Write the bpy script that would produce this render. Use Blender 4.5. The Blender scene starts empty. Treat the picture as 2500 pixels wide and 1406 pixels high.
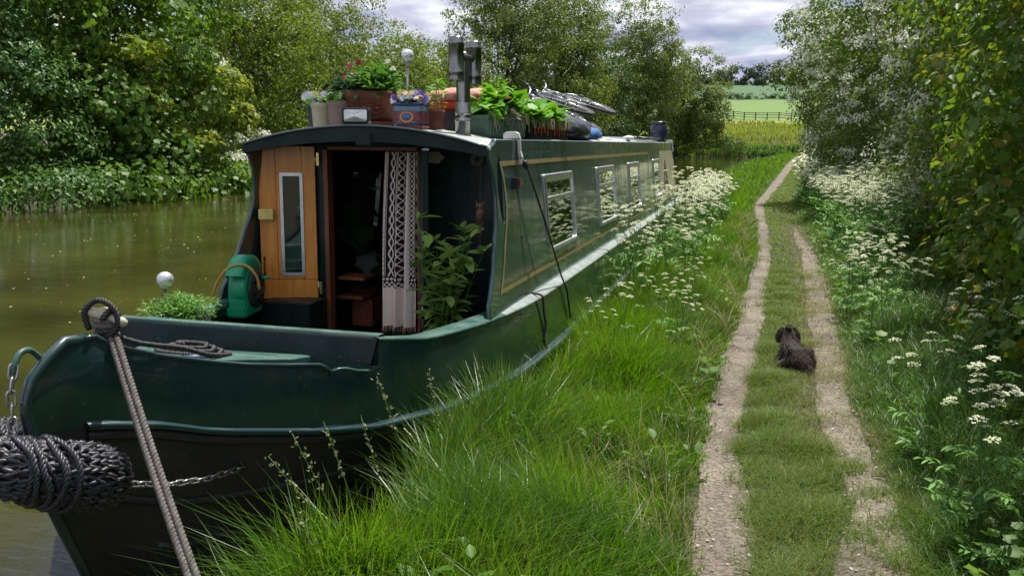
import bpy, bmesh, math, random
import numpy as np
from mathutils import Vector, Matrix
R = math.radians
SC = bpy.context.scene
COL = SC.collection

# ------------------------------------------------------------------ camera
cam_d = bpy.data.cameras.new('camera'); cam = bpy.data.objects.new('camera', cam_d); COL.objects.link(cam)
cam_d.sensor_width = 36.0; cam_d.lens = 36.0*2056/2500; cam_d.clip_start = .05; cam_d.clip_end = 4000
cr = Vector((0.9602549, 0.2788966, 0.0112759)); cf = Vector((-0.2729689, 0.9467488, -0.1707474)); cu = cr.cross(cf)
cm = Matrix((( cr.x, cu.x, -cf.x, 2.3705), (cr.y, cu.y, -cf.y, -4.7922), (cr.z, cu.z, -cf.z, 2.0293), (0, 0, 0, 1)))
cam.matrix_world = cm
SC.camera = cam
SC.view_settings.view_transform = 'Standard'; SC.view_settings.look = 'None'
SC.view_settings.exposure = 0.56; SC.view_settings.gamma = 1.0
try: SC.view_settings.use_curve_mapping = False
except Exception: pass
SC.render.engine = 'CYCLES'
SC.cycles.max_bounces = 6; SC.cycles.diffuse_bounces = 3; SC.cycles.glossy_bounces = 3
SC.cycles.transmission_bounces = 4; SC.cycles.transparent_max_bounces = 8
SC.cycles.caustics_reflective = False; SC.cycles.caustics_refractive = False

# ------------------------------------------------------------------ sky and sun
SUN = Vector((0.04, 0.38, 0.90)).normalized()
world = bpy.data.worlds.new('World'); SC.world = world; world.use_nodes = True
nt = world.node_tree; nt.nodes.clear()
def N(t, kind, **kw):
    n = t.nodes.new(kind)
    for k, v in kw.items(): setattr(n, k, v)
    return n
wo = N(nt, 'ShaderNodeOutputWorld')
sky = N(nt, 'ShaderNodeTexSky', sky_type='NISHITA'); sky.sun_disc = False
sky.sun_elevation = math.asin(SUN.z); sky.sun_rotation = math.atan2(SUN.x, SUN.y)
bg1 = N(nt, 'ShaderNodeBackground'); bg1.inputs[1].default_value = 0.085
nt.links.new(sky.outputs[0], bg1.inputs[0])
tc = N(nt, 'ShaderNodeTexCoord'); sx = N(nt, 'ShaderNodeSeparateXYZ'); nt.links.new(tc.outputs['Generated'], sx.inputs[0])
az = N(nt, 'ShaderNodeMath', operation='ADD'); az.inputs[1].default_value = .16; nt.links.new(sx.outputs[2], az.inputs[0])
mx = N(nt, 'ShaderNodeMath', operation='MAXIMUM'); mx.inputs[1].default_value = .05; nt.links.new(az.outputs[0], mx.inputs[0])
cb = N(nt, 'ShaderNodeCombineXYZ')
for i in (0, 1):
    dv = N(nt, 'ShaderNodeMath', operation='DIVIDE'); nt.links.new(sx.outputs[i], dv.inputs[0]); nt.links.new(mx.outputs[0], dv.inputs[1]); nt.links.new(dv.outputs[0], cb.inputs[i])
n1 = N(nt, 'ShaderNodeTexNoise'); n1.inputs['Scale'].default_value = 1.15; n1.inputs['Detail'].default_value = 9; n1.inputs['Roughness'].default_value = .58; n1.inputs['Distortion'].default_value = .3
nt.links.new(cb.outputs[0], n1.inputs['Vector'])
n2 = N(nt, 'ShaderNodeTexNoise'); n2.inputs['Scale'].default_value = 2.4; n2.inputs['Detail'].default_value = 7
mp = N(nt, 'ShaderNodeMapping'); mp.inputs['Location'].default_value = (3.1, 1.7, .4); nt.links.new(cb.outputs[0], mp.inputs[0]); nt.links.new(mp.outputs[0], n2.inputs['Vector'])
r1 = N(nt, 'ShaderNodeValToRGB'); r1.color_ramp.elements[0].position = .30; r1.color_ramp.elements[1].position = .50; nt.links.new(n1.outputs[0], r1.inputs[0])
r2 = N(nt, 'ShaderNodeValToRGB'); e = r2.color_ramp.elements
e[0].position = .36; e[0].color = (.25, .28, .41, 1); e[1].position = .64; e[1].color = (.76, .77, .80, 1)
em = e.new(.5); em.color = (.42, .44, .55, 1)
nt.links.new(n2.outputs[0], r2.inputs[0])
bg2 = N(nt, 'ShaderNodeBackground'); bg2.inputs[1].default_value = 1.0; nt.links.new(r2.outputs[0], bg2.inputs[0])
ms = N(nt, 'ShaderNodeMixShader'); nt.links.new(r1.outputs[0], ms.inputs[0]); nt.links.new(bg1.outputs[0], ms.inputs[1]); nt.links.new(bg2.outputs[0], ms.inputs[2])
nt.links.new(ms.outputs[0], wo.inputs[0])
sl = bpy.data.lights.new('sun', 'SUN'); sl.energy = 4.9; sl.angle = R(.6); sl.color = (1, .955, .88)
so = bpy.data.objects.new('sun', sl); COL.objects.link(so); so.rotation_euler = SUN.to_track_quat('Z', 'Y').to_euler()

# ------------------------------------------------------------------ materials
def pmat(name, col, rough=.5, metal=0., var=.0, vscale=8., col2=None, bump=0., bscale=40., coat=0., spec=.5, trans=0., sheen=0., stretch=None, detail=5):
    m = bpy.data.materials.new(name); m.use_nodes = True; t = m.node_tree; b = t.nodes['Principled BSDF']
    b.inputs['Base Color'].default_value = (*col, 1); b.inputs['Roughness'].default_value = rough; b.inputs['Metallic'].default_value = metal
    b.inputs['Coat Weight'].default_value = coat; b.inputs['Coat Roughness'].default_value = .06; b.inputs['Specular IOR Level'].default_value = spec
    if trans: b.inputs['Transmission Weight'].default_value = trans
    tcn = N(t, 'ShaderNodeTexCoord'); src = tcn.outputs['Object']
    if stretch:
        mpn = N(t, 'ShaderNodeMapping'); mpn.inputs['Scale'].default_value = stretch; t.links.new(src, mpn.inputs[0]); src = mpn.outputs[0]
    if var > 0 or col2:
        nz = N(t, 'ShaderNodeTexNoise'); nz.inputs['Scale'].default_value = vscale; nz.inputs['Detail'].default_value = detail; t.links.new(src, nz.inputs['Vector'])
        rp = N(t, 'ShaderNodeValToRGB'); rp.color_ramp.elements[0].position = .35; rp.color_ramp.elements[1].position = .68
        c2 = col2 if col2 else tuple(c*(1-var) for c in col); c1 = col if col2 else tuple(min(1, c*(1+var)) for c in col)
        rp.color_ramp.elements[0].color = (*c2, 1); rp.color_ramp.elements[1].color = (*c1, 1)
        t.links.new(nz.outputs[0], rp.inputs[0]); t.links.new(rp.outputs[0], b.inputs['Base Color'])
    if bump > 0:
        nb = N(t, 'ShaderNodeTexNoise'); nb.inputs['Scale'].default_value = bscale; nb.inputs['Detail'].default_value = 6; t.links.new(src, nb.inputs['Vector'])
        bp = N(t, 'ShaderNodeBump'); bp.inputs['Strength'].default_value = 1; bp.inputs['Distance'].default_value = bump; t.links.new(nb.outputs[0], bp.inputs['Height'])
        t.links.new(bp.outputs[0], b.inputs['Normal'])
    return m
def leafmat(name, c1, c2, c3=None, trans=.4, rough=.5, vs=.9, tint=1.15, spec=.28):
    """diffuse + translucent leaf, colour varies leaf by leaf and clump by clump"""
    m = bpy.data.materials.new(name); m.use_nodes = True; t = m.node_tree; b = t.nodes['Principled BSDF']; out = t.nodes['Material Output']
    g = N(t, 'ShaderNodeNewGeometry'); rp = N(t, 'ShaderNodeValToRGB'); rp.color_ramp.elements[0].color = (*c1, 1); rp.color_ramp.elements[1].color = (*c2, 1)
    t.links.new(g.outputs['Random Per Island'], rp.inputs[0])
    last = rp.outputs[0]
    if c3:
        tcn = N(t, 'ShaderNodeTexCoord'); nz = N(t, 'ShaderNodeTexNoise'); nz.inputs['Scale'].default_value = vs; nz.inputs['Detail'].default_value = 3
        t.links.new(tcn.outputs['Object'], nz.inputs['Vector'])
        r = N(t, 'ShaderNodeValToRGB'); r.color_ramp.elements[0].position = .42; r.color_ramp.elements[1].position = .62; t.links.new(nz.outputs[0], r.inputs[0])
        mixn = N(t, 'ShaderNodeMix', data_type='RGBA'); t.links.new(r.outputs[0], mixn.inputs[0]); t.links.new(last, mixn.inputs[6]); mixn.inputs[7].default_value = (*c3, 1)
        last = mixn.outputs[2]
    t.links.new(last, b.inputs['Base Color']); b.inputs['Roughness'].default_value = rough; b.inputs['Specular IOR Level'].default_value = spec
    tr = N(t, 'ShaderNodeBsdfTranslucent')
    hs = N(t, 'ShaderNodeHueSaturation'); hs.inputs['Hue'].default_value = .485; hs.inputs['Saturation'].default_value = 1.1; hs.inputs['Value'].default_value = tint
    t.links.new(last, hs.inputs['Color']); t.links.new(hs.outputs[0], tr.inputs[0])
    mxs = N(t, 'ShaderNodeMixShader'); mxs.inputs[0].default_value = trans
    t.links.new(b.outputs[0], mxs.inputs[1]); t.links.new(tr.outputs[0], mxs.inputs[2]); t.links.new(mxs.outputs[0], out.inputs[0])
    return m

M = {}
M['green'] = pmat('green_gloss_paint', (.013, .041, .042), .22, col2=(.010, .033, .035), vscale=2.2, coat=.8, bump=.0012, bscale=2.2)
M['green_side'] = pmat('cabin_side_paint', (.024, .064, .063), .26, col2=(.019, .052, .052), vscale=2.2, coat=.7, bump=.0012, bscale=2.2)
M['green_dull'] = pmat('green_deck_paint', (.055, .125, .100), .42, col2=(.028, .085, .068), vscale=14, bump=.0008, bscale=60)
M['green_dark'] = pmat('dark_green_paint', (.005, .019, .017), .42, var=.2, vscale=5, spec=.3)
M['hullblack'] = pmat('bitumen_black', (.022, .022, .027), .42, col2=(.030, .028, .031), vscale=6, bump=.002, bscale=12)
M['dusty'] = pmat('dusty_gunwale_paint', (.27, .32, .30), .55, col2=(.16, .205, .185), vscale=10, bump=.0008, bscale=60)
M['roofpaint'] = pmat('grey_roof_paint', (.42, .44, .42), .5, col2=(.30, .33, .31), vscale=6, bump=.001, bscale=80)
M['cream'] = pmat('cream_paint', (.50, .45, .32), .35, var=.08, vscale=5)
M['gold'] = pmat('buff_coach_line', (.33, .25, .11), .35, var=.12, vscale=9)
M['white_plastic'] = pmat('white_plastic', (.72, .72, .66), .4, var=.06, vscale=20)
M['black_plastic'] = pmat('black_plastic', (.012, .012, .014), .38, bump=.0004, bscale=90)
M['black'] = pmat('black_paint', (.008, .008, .009), .4)
M['alu'] = pmat('aluminium', (.62, .64, .66), .35, 1.0, var=.1, vscale=20)
M['steel'] = pmat('stainless_steel', (.36, .35, .34), .24, 1.0, col2=(.22, .21, .20), vscale=7, stretch=(1, 1, .15))
M['galv'] = pmat('galvanised_steel', (.42, .42, .42), .42, 1.0, var=.25, vscale=30)
M['rust'] = pmat('rusty_steel', (.16, .09, .06), .7, .3, var=.4, vscale=40)
M['chrome'] = pmat('chrome', (.50, .50, .52), .22, 1.0)
M['brass'] = pmat('brass', (.62, .52, .20), .25, 1.0, var=.15, vscale=30)
M['pine'] = pmat('varnished_pine', (.86, .35, .060), .38, col2=(.70, .24, .035), vscale=5, stretch=(6, 6, .9), coat=.3, detail=8)
M['darkwood'] = pmat('dark_stained_wood', (.24, .075, .028), .5, col2=(.15, .045, .018), vscale=6, stretch=(5, 5, .7))
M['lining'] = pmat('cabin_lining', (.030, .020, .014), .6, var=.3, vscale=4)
M['soil'] = pmat('potting_soil', (.045, .032, .022), .9, var=.4, vscale=40, bump=.006, bscale=60)
M['terracotta'] = pmat('terracotta', (.21, .065, .035), .75, col2=(.10, .035, .022), vscale=12, bump=.001, bscale=80)
M['creampot'] = pmat('cream_glazed_pot', (.52, .48, .33), .45, col2=(.42, .38, .27), vscale=9)
M['pinkpot'] = pmat('dusty_pink_pot', (.30, .20, .19), .6, var=.12, vscale=9)
M['bluepot'] = pmat('slate_blue_pot', (.030, .055, .10), .5, var=.2, vscale=9)
M['cobalt'] = pmat('cobalt_glaze', (.010, .012, .11), .16, var=.25, vscale=20, coat=.5)
M['skyglaze'] = pmat('pale_blue_glaze', (.13, .26, .36), .22, col2=(.08, .17, .26), vscale=30, coat=.4)
M['brick_glaze'] = pmat('speckled_red_glaze', (.30, .075, .03), .3, col2=(.06, .03, .10), vscale=55, coat=.3)
M['petal_blue'] = pmat('bright_blue_glaze', (.04, .16, .50), .25, coat=.4)
M['yellow_glaze'] = pmat('yellow_glaze', (.62, .40, .05), .3)
M['green_glaze'] = pmat('green_glaze', (.05, .22, .07), .3)
M['orange_glaze'] = pmat('orange_glaze', (.60, .14, .04), .3)
M['planter_green'] = pmat('sage_green_plastic', (.085, .16, .115), .55, var=.15, vscale=7)
M['crate'] = pmat('black_crate_plastic', (.012, .014, .013), .45)
M['redprint'] = pmat('red_print', (.45, .05, .02), .5)
M['crategreen'] = pmat('green_crate_plastic', (.010, .11, .05), .45)
M['redcloth'] = pmat('red_cushion_cloth', (.60, .07, .035), .8, var=.15, vscale=12, bump=.003, bscale=18)
M['palecloth'] = pmat('pale_tartan_cloth', (.62, .40, .34), .85, col2=(.55, .12, .09), vscale=28, bump=.002, bscale=20)
M['reelgreen'] = pmat('reel_green_plastic', (.015, .34, .16), .38, var=.12, vscale=6)
M['reeldark'] = pmat('reel_grimy_green', (.016, .060, .040), .5, col2=(.05, .05, .04), vscale=16)
M['hose'] = pmat('ochre_hose', (.52, .27, .06), .5, var=.15, vscale=20)
M['blackrope'] = pmat('black_rope', (.020, .020, .024), .62, col2=(.032, .028, .026), vscale=30, bump=.001, bscale=200)
M['greyrope'] = pmat('weathered_rope', (.16, .145, .125), .85, col2=(.085, .075, .070), vscale=50, bump=.001, bscale=220)
M['fender'] = pmat('tarred_fender_rope', (.034, .035, .045), .42, col2=(.020, .020, .024), vscale=20, bump=.0012, bscale=160)
M['binbag'] = pmat('black_bin_bag', (.018, .017, .022), .22, bump=.012, bscale=14)
M['bluebag'] = pmat('blue_bag', (.05, .16, .40), .3, bump=.01, bscale=14)
M['barrel'] = pmat('navy_plastic_barrel', (.012, .020, .055), .3, coat=.3)
M['tyre'] = pmat('tyre_rubber', (.020, .020, .020), .7)
M['bikegrey'] = pmat('silver_frame_paint', (.40, .40, .42), .3, .6)
M['redlens'] = pmat('red_lens', (.45, .01, .015), .12, coat=.5)
M['crackle'] = pmat('crackled_glass', (.80, .80, .80), .14, .55, bump=.006, bscale=55)
M['lens'] = pmat('headlamp_reflector', (.75, .76, .74), .12, .85, bump=.002, bscale=16, col2=(.5, .5, .48), vscale=10)
M['glassdark'] = pmat('dark_door_glass', (.006, .010, .010), .04, coat=1.0, spec=1.0)
M['stalk'] = pmat('green_stalk', (.09, .20, .04), .6)
M['bark'] = pmat('bark', (.075, .055, .040), .85, col2=(.035, .028, .022), vscale=9, bump=.01, bscale=25, stretch=(3, 3, .8))
M['petalwhite'] = leafmat('white_blossom', (.72, .74, .58), (.86, .86, .74), trans=.3, rough=.7)
M['umbel'] = leafmat('white_umbel', (.62, .66, .40), (.84, .85, .66), trans=.25, rough=.7)
M['pansyviolet'] = leafmat('violet_pansy', (.09, .03, .38), (.32, .20, .58), trans=.2, rough=.6)
M['pansylilac'] = leafmat('lilac_pansy', (.42, .34, .66), (.76, .72, .82), trans=.2, rough=.6)
M['pansyyellow'] = leafmat('yellow_pansy', (.72, .46, .06), (.80, .70, .38), trans=.2, rough=.6)
M['crimson'] = leafmat('crimson_flower', (.28, .008, .02), (.42, .03, .05), trans=.2, rough=.6)
M['straw'] = leafmat('straw', (.42, .33, .16), (.62, .52, .30), trans=.2, rough=.6)
M['leaf_pot'] = leafmat('pot_plant_leaf', (.06, .17, .03), (.12, .28, .05), trans=.35)
M['leaf_straw'] = leafmat('strawberry_leaf', (.10, .30, .03), (.20, .46, .06), trans=.4)
M['leaf_bay'] = leafmat('bay_leaf', (.17, .30, .06), (.27, .42, .10), trans=.3, rough=.3)
M['leaf_dark'] = leafmat('dark_pot_leaf', (.02, .07, .03), (.05, .13, .045), trans=.25, rough=.3)
M['leaf_grey'] = leafmat('grey_lavender_leaf', (.13, .14, .11), (.20, .22, .15), trans=.2)
M['heather'] = leafmat('thyme_leaf', (.10, .24, .04), (.17, .36, .07), trans=.3)

def specks(m, scale=70, thr=.70, col=(.30, .36, .33), amt=.5):
    t = m.node_tree; b = t.nodes['Principled BSDF']; l = b.inputs['Base Color'].links[0]; src = l.from_socket
    tcn = N(t, 'ShaderNodeTexCoord'); nz = N(t, 'ShaderNodeTexNoise'); nz.inputs['Scale'].default_value = scale; nz.inputs['Detail'].default_value = 2; t.links.new(tcn.outputs['Object'], nz.inputs['Vector'])
    r = N(t, 'ShaderNodeValToRGB'); r.color_ramp.elements[0].position = thr; r.color_ramp.elements[1].position = thr+.03; r.color_ramp.elements[1].color = (amt, amt, amt, 1); t.links.new(nz.outputs[0], r.inputs[0])
    mi = N(t, 'ShaderNodeMix', data_type='RGBA'); t.links.new(r.outputs[0], mi.inputs[0]); t.links.new(src, mi.inputs[6]); mi.inputs[7].default_value = (*col, 1); t.links.new(mi.outputs[2], b.inputs['Base Color'])
    mp_ = N(t, 'ShaderNodeMapping'); mp_.inputs['Scale'].default_value = (1.2, 1.2, .25); t.links.new(tcn.outputs['Object'], mp_.inputs[0])
    n2_ = N(t, 'ShaderNodeTexNoise'); n2_.inputs['Scale'].default_value = 5; n2_.inputs['Detail'].default_value = 6; t.links.new(mp_.outputs[0], n2_.inputs['Vector'])
    mr = N(t, 'ShaderNodeMapRange'); mr.inputs['From Min'].default_value = .35; mr.inputs['From Max'].default_value = .7; mr.inputs['To Min'].default_value = b.inputs['Roughness'].default_value*.7; mr.inputs['To Max'].default_value = b.inputs['Roughness'].default_value*1.6
    t.links.new(n2_.outputs[0], mr.inputs['Value']); t.links.new(mr.outputs[0], b.inputs['Roughness'])
specks(M['green_side'], 75, .72, (.20, .26, .24), .4); specks(M['green'], 75, .715, (.20, .26, .24), .4); specks(M['hullblack'], 50, .68, (.09, .075, .06), .6); specks(M['green_dull'], 60, .66, (.32, .38, .34), .6); specks(M['green_dark'], 80, .72)
def glassmat():
    m = bpy.data.materials.new('window_glass'); m.use_nodes = True; t = m.node_tree; t.nodes.clear()
    o = N(t, 'ShaderNodeOutputMaterial'); gl = N(t, 'ShaderNodeBsdfGlossy'); gl.inputs['Roughness'].default_value = .015; gl.inputs[0].default_value = (.9, .92, .9, 1)
    tr = N(t, 'ShaderNodeBsdfTransparent'); tr.inputs[0].default_value = (.62, .66, .62, 1)
    fr = N(t, 'ShaderNodeFresnel'); fr.inputs[0].default_value = 2.1
    ad = N(t, 'ShaderNodeMath', operation='ADD'); ad.inputs[1].default_value = .16; t.links.new(fr.outputs[0], ad.inputs[0]); ad.use_clamp = True
    mm = N(t, 'ShaderNodeMixShader'); t.links.new(ad.outputs[0], mm.inputs[0]); t.links.new(tr.outputs[0], mm.inputs[1]); t.links.new(gl.outputs[0], mm.inputs[2]); t.links.new(mm.outputs[0], o.inputs[0])
    return m
M['glass'] = glassmat()

# ------------------------------------------------------------------ mesh helpers
def link(name, me, mat=None, parent=None, smooth=False):
    o = bpy.data.objects.new(name, me); COL.objects.link(o)
    if mat is not None and not me.materials: me.materials.append(mat)
    if smooth: me.shade_smooth()
    if parent is not None: o.parent = parent
    return o
def npmesh(name, V, F):
    """V (n,3) float, F (m,k) int, all faces with k corners"""
    V = np.ascontiguousarray(V, dtype=np.float32); F = np.ascontiguousarray(F, dtype=np.int32); k = F.shape[1]
    me = bpy.data.meshes.new(name); me.vertices.add(len(V)); me.vertices.foreach_set('co', V.ravel())
    me.loops.add(F.size); me.loops.foreach_set('vertex_index', F.ravel())
    me.polygons.add(len(F)); me.polygons.foreach_set('loop_start', np.arange(0, F.size, k, dtype=np.int32))
    me.update(calc_edges=True); me.validate(clean_customdata=False)
    return me
class MB:
    """collects plain pieces that together make ONE mesh"""
    def __init__(s): s.v = []; s.f = []; s.sm = []
    def add(s, vs, fs, smooth=False):
        n = len(s.v); s.v += [tuple(map(float, p)) for p in vs]; s.f += [tuple(i+n for i in f) for f in fs]; s.sm += [smooth]*len(fs); return s
    def box(s, c, d, rz=0, rx=0, ry=0, bevel=0):
        m = Matrix.Translation(c) @ Matrix.Rotation(rz, 4, 'Z') @ Matrix.Rotation(ry, 4, 'Y') @ Matrix.Rotation(rx, 4, 'X')
        if bevel:
            bm = bmesh.new(); bmesh.ops.create_cube(bm, size=1)
            for q in bm.verts: q.co = Vector((q.co.x*d[0], q.co.y*d[1], q.co.z*d[2]))
            bmesh.ops.bevel(bm, geom=bm.edges[:], offset=bevel, segments=2, affect='EDGES')
            bm.verts.index_update(); s.add([m @ q.co for q in bm.verts], [[q.index for q in f.verts] for f in bm.faces]); bm.free(); return s
        h = [x/2 for x in d]
        vs = [m @ Vector((x*h[0], y*h[1], z*h[2])) for x in (-1, 1) for y in (-1, 1) for z in (-1, 1)]
        return s.add(vs, [(0, 1, 3, 2), (4, 6, 7, 5), (0, 4, 5, 1), (2, 3, 7, 6), (0, 2, 6, 4), (1, 5, 7, 3)])
    def tube(s, path, r, n=8, cap=True, closed=False, squash=None):
        P = [Vector(p) for p in path]; k = len(P); rr = r if isinstance(r, (list, tuple)) else [r]*k
        vs = []; up = None
        for i, p in enumerate(P):
            a = P[(i-1) % k] if (closed or i > 0) else P[i]; b = P[(i+1) % k] if (closed or i < k-1) else P[i]
            t = (b-a); t = t.normalized() if t.length > 1e-9 else Vector((0, 0, 1))
            if up is None:
                up = Vector((0, 0, 1)) if abs(t.z) < .9 else Vector((1, 0, 0))
            u = (up - t*up.dot(t)); u = u.normalized() if u.length > 1e-6 else t.orthogonal().normalized(); w = t.cross(u); up = u
            for j in range(n):
                q = 2*math.pi*j/n; vs.append(p + (u*math.cos(q)*(squash or 1) + w*math.sin(q))*rr[i])
        fs = []
        for i in range(k if closed else k-1):
            for j in range(n):
                a = i*n+j; b = i*n+(j+1) % n; i2 = (i+1) % k; fs.append((a, b, i2*n+(j+1) % n, i2*n+j))
        s.add(vs, fs, True)
        if cap and not closed: s.add(vs[:n], [tuple(range(n))[::-1]]); s.add(vs[-n:], [tuple(range(n))])
        return s
    def lathe(s, prof, c=(0, 0, 0), n=20, axis='z', sq=None, smooth=True):
        vs = []
        for r, z in prof:
            for j in range(n):
                q = 2*math.pi*(j+.5)/n; ca, sa = math.cos(q), math.sin(q)
                if sq: # rounded square
                    m_ = max(abs(ca), abs(sa)); f_ = (1-sq)+sq/m_; ca *= f_; sa *= f_
                p = (r*ca, r*sa, z)
                if axis == 'y': p = (p[0], p[2], p[1])
                if axis == 'x': p = (p[2], p[0], p[1])
                vs.append((p[0]+c[0], p[1]+c[1], p[2]+c[2]))
        fs = [(i*n+j, i*n+(j+1) % n, (i+1)*n+(j+1) % n, (i+1)*n+j) for i in range(len(prof)-1) for j in range(n)]
        if axis == 'y': fs = [f[::-1] for f in fs]
        return s.add(vs, fs, smooth)
    def grid(s, rows, smooth=False, closed=False, flip=False):
        n = len(rows[0]); vs = [p for r in rows for p in r]; fs = []
        for i in range(len(rows)-1):
            for j in range(n if closed else n-1):
                f = (i*n+j, i*n+(j+1) % n, (i+1)*n+(j+1) % n, (i+1)*n+j); fs.append(f[::-1] if flip else f)
        return s.add(vs, fs, smooth)
    def sphere(s, c, r, n=14, m=8, sc=(1, 1, 1)):
        vs = []
        for i in range(m+1):
            th = math.pi*i/m
            for j in range(n):
                q = 2*math.pi*j/n; vs.append((c[0]+r*sc[0]*math.sin(th)*math.cos(q), c[1]+r*sc[1]*math.sin(th)*math.sin(q), c[2]+r*sc[2]*math.cos(th)))
        return s.add(vs, [(i*n+j, (i+1)*n+j, (i+1)*n+(j+1) % n, i*n+(j+1) % n) for i in range(m) for j in range(n)], True)
    def plate(s, poly, nrm, th):
        """closed polygon extruded along nrm by th"""
        P = [Vector(p) for p in poly]; d = Vector(nrm)*th; n = len(P)
        s.add(P + [p+d for p in P], [tuple(range(n))[::-1], tuple(range(n, 2*n))] + [(i, (i+1) % n, n+(i+1) % n, n+i) for i in range(n)]); return s
    def build(s, name, mat, parent=None, loc=None):
        me = bpy.data.meshes.new(name); me.from_pydata(s.v, [], s.f); me.update()
        me.polygons.foreach_set('use_smooth', s.sm); o = link(name, me, mat, parent)
        bm = bmesh.new(); bm.from_mesh(me); bmesh.ops.remove_doubles(bm, verts=bm.verts, dist=1e-5); bmesh.ops.recalc_face_normals(bm, faces=bm.faces); bm.to_mesh(me); bm.free()
        if loc is not None: o.location = loc
        return o
def thing(name, label, cat, loc=(0, 0, 0), rz=0, group=None):
    o = bpy.data.objects.new(name, None); COL.objects.link(o); o.location = loc; o.rotation_euler = (0, 0, rz); o.empty_display_size = .1
    o['label'] = label; o['category'] = cat
    if group: o['group'] = group
    return o
def tag(o, label, cat, group=None, kind=None):
    o['label'] = label; o['category'] = cat
    if group: o['group'] = group
    if kind: o['kind'] = kind
    return o
def dup(root, loc, rz, label, group=None, scale=1.0):
    r = root.copy(); COL.objects.link(r); r.location = loc; r.rotation_euler = (root.rotation_euler.x, root.rotation_euler.y, rz); r.scale = (scale,)*3; r['label'] = label
    if group: r['group'] = group
    for ch in list(root.children):
        c = ch.copy(); COL.objects.link(c); c.parent = r
        for g in ch.children: d = g.copy(); COL.objects.link(d); d.parent = c
    return r
def interp(x, xs, ys): return float(np.interp(x, xs, ys))
def strand_path(path, r, strands=3, pitch=.06, step=.012, phase=0):
    """helical strands twisted round a path"""
    P = [Vector(p) for p in path]; L = [0]
    for a, b in zip(P, P[1:]): L.append(L[-1]+(b-a).length)
    n = max(4, int(L[-1]/step)); pts = []
    for i in range(n+1):
        d = L[-1]*i/n; k = min(len(P)-2, max(0, int(np.searchsorted(L, d))-1)); f = (d-L[k])/max(1e-9, L[k+1]-L[k]); pts.append(P[k].lerp(P[k+1], min(1, max(0, f))))
    up = Vector((0, 0, 1)); res = [[] for _ in range(strands)]
    for i, p in enumerate(pts):
        t = (pts[min(i+1, n)]-pts[max(i-1, 0)]).normalized(); u = up - t*up.dot(t)
        u = u.normalized() if u.length > 1e-4 else t.orthogonal().normalized(); w = t.cross(u); up = u; d = L[-1]*i/n
        for s in range(strands):
            q = phase+2*math.pi*(d/pitch + s/strands); res[s].append(p + (u*math.cos(q)+w*math.sin(q))*r*.5)
    return res
def rope(mb, path, r, strands=3, pitch=.06, n=6, step=.012):
    for sp in strand_path(path, r, strands, pitch, step): mb.tube(sp, r*.56, n)
def curve(pts, n=8):
    """Catmull-Rom through pts"""
    P = [Vector(p) for p in pts]; P = [P[0]*2-P[1]]+P+[P[-1]*2-P[-2]]; out = []
    for i in range(1, len(P)-2):
        a, b, c, d = P[i-1:i+3]
        for k in range(n):
            t = k/n; out.append(.5*((2*b)+(c-a)*t+(2*a-5*b+4*c-d)*t*t+(3*b-a-3*c+d)*t**3))
    out.append(P[-2]); return out

# leaf templates: local x = width, y = length (0..1), z = normal
def _fan(out, fold=.0, curl=.0):
    V = [(0, .02, 0)] + [(x, y, abs(x)*fold - curl*y*y) for x, y in out]; n = len(out)
    return np.array(V, float), np.array([(0, 1+i, 1+i+1) for i in range(n-1)])
def _mid(half, fold=.25, curl=.15):
    """midrib + mirrored half outline, quads folded to tris"""
    ys = [p[1] for p in half]; V = []; F = []
    for x, y in half: V += [(-x, y, x*fold-curl*y*y), (0, y, -curl*y*y), (x, y, x*fold-curl*y*y)]
    for i in range(len(half)-1):
        a = i*3
        for k in (0, 1): F += [(a+k, a+k+1, a+k+4), (a+k, a+k+4, a+k+3)]
    return np.array(V, float), np.array(F)
T_KITE = (np.array([(0, 0, 0), (.36, .45, .1), (0, 1, -.08), (-.36, .45, .1)], float), np.array([(0, 1, 2), (0, 2, 3)]))
T_OVATE = (np.array([(0, 0, 0), (.30, .30, .07), (.26, .68, .04), (0, 1, -.14), (-.26, .68, .04), (-.30, .30, .07), (0, .5, -.02)], float), np.array([(0, 1, 6), (1, 2, 6), (2, 3, 6), (3, 4, 6), (4, 5, 6), (5, 0, 6)]))
T_LANCE = (np.array([(0, 0, 0), (.15, .35, .05), (.12, .7, -.02), (0, 1, -.16), (-.12, .7, -.02), (-.15, .35, .05), (0, .5, -.03)], float), np.array([(0, 1, 6), (1, 2, 6), (2, 3, 6), (3, 4, 6), (4, 5, 6), (5, 0, 6)]))
_mp = [(0, 0), (.20, .04), (.46, .10), (.44, .27), (.58, .50), (.42, .58), (.26, .72), (0, 1), (-.26, .72), (-.42, .58), (-.58, .50), (-.44, .27), (-.46, .10), (-.20, .04), (0, 0)]
def _maple():
    V = [(0, .38, -.02)] + [(x, y, .10*abs(x)-.10*y*y) for x, y in _mp[:-1]]; n = len(_mp)-1
    return np.array(V, float), np.array([(0, 1+i, 1+(i+1) % n) for i in range(n)])
T_MAPLE = _maple()
_hw = [(0, 0), (.16, .18), (.42, .30), (.26, .46), (.38, .66), (.16, .72), (0, 1), (-.16, .72), (-.38, .66), (-.26, .46), (-.42, .30), (-.16, .18)]
T_HAW = (np.array([(0, .5, -.02)]+[(x, y, .12*abs(x)-.08*y*y) for x, y in _hw], float), np.array([(0, 1+i, 1+(i+1) % len(_hw)) for i in range(len(_hw))]))
T_DISC = (np.array([(0, 0, .25)]+[(math.cos(i*math.pi/3), math.sin(i*math.pi/3), -.12) for i in range(6)], float), np.array([(0, 1+i, 1+(i+1) % 6) for i in range(6)]))

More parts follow.
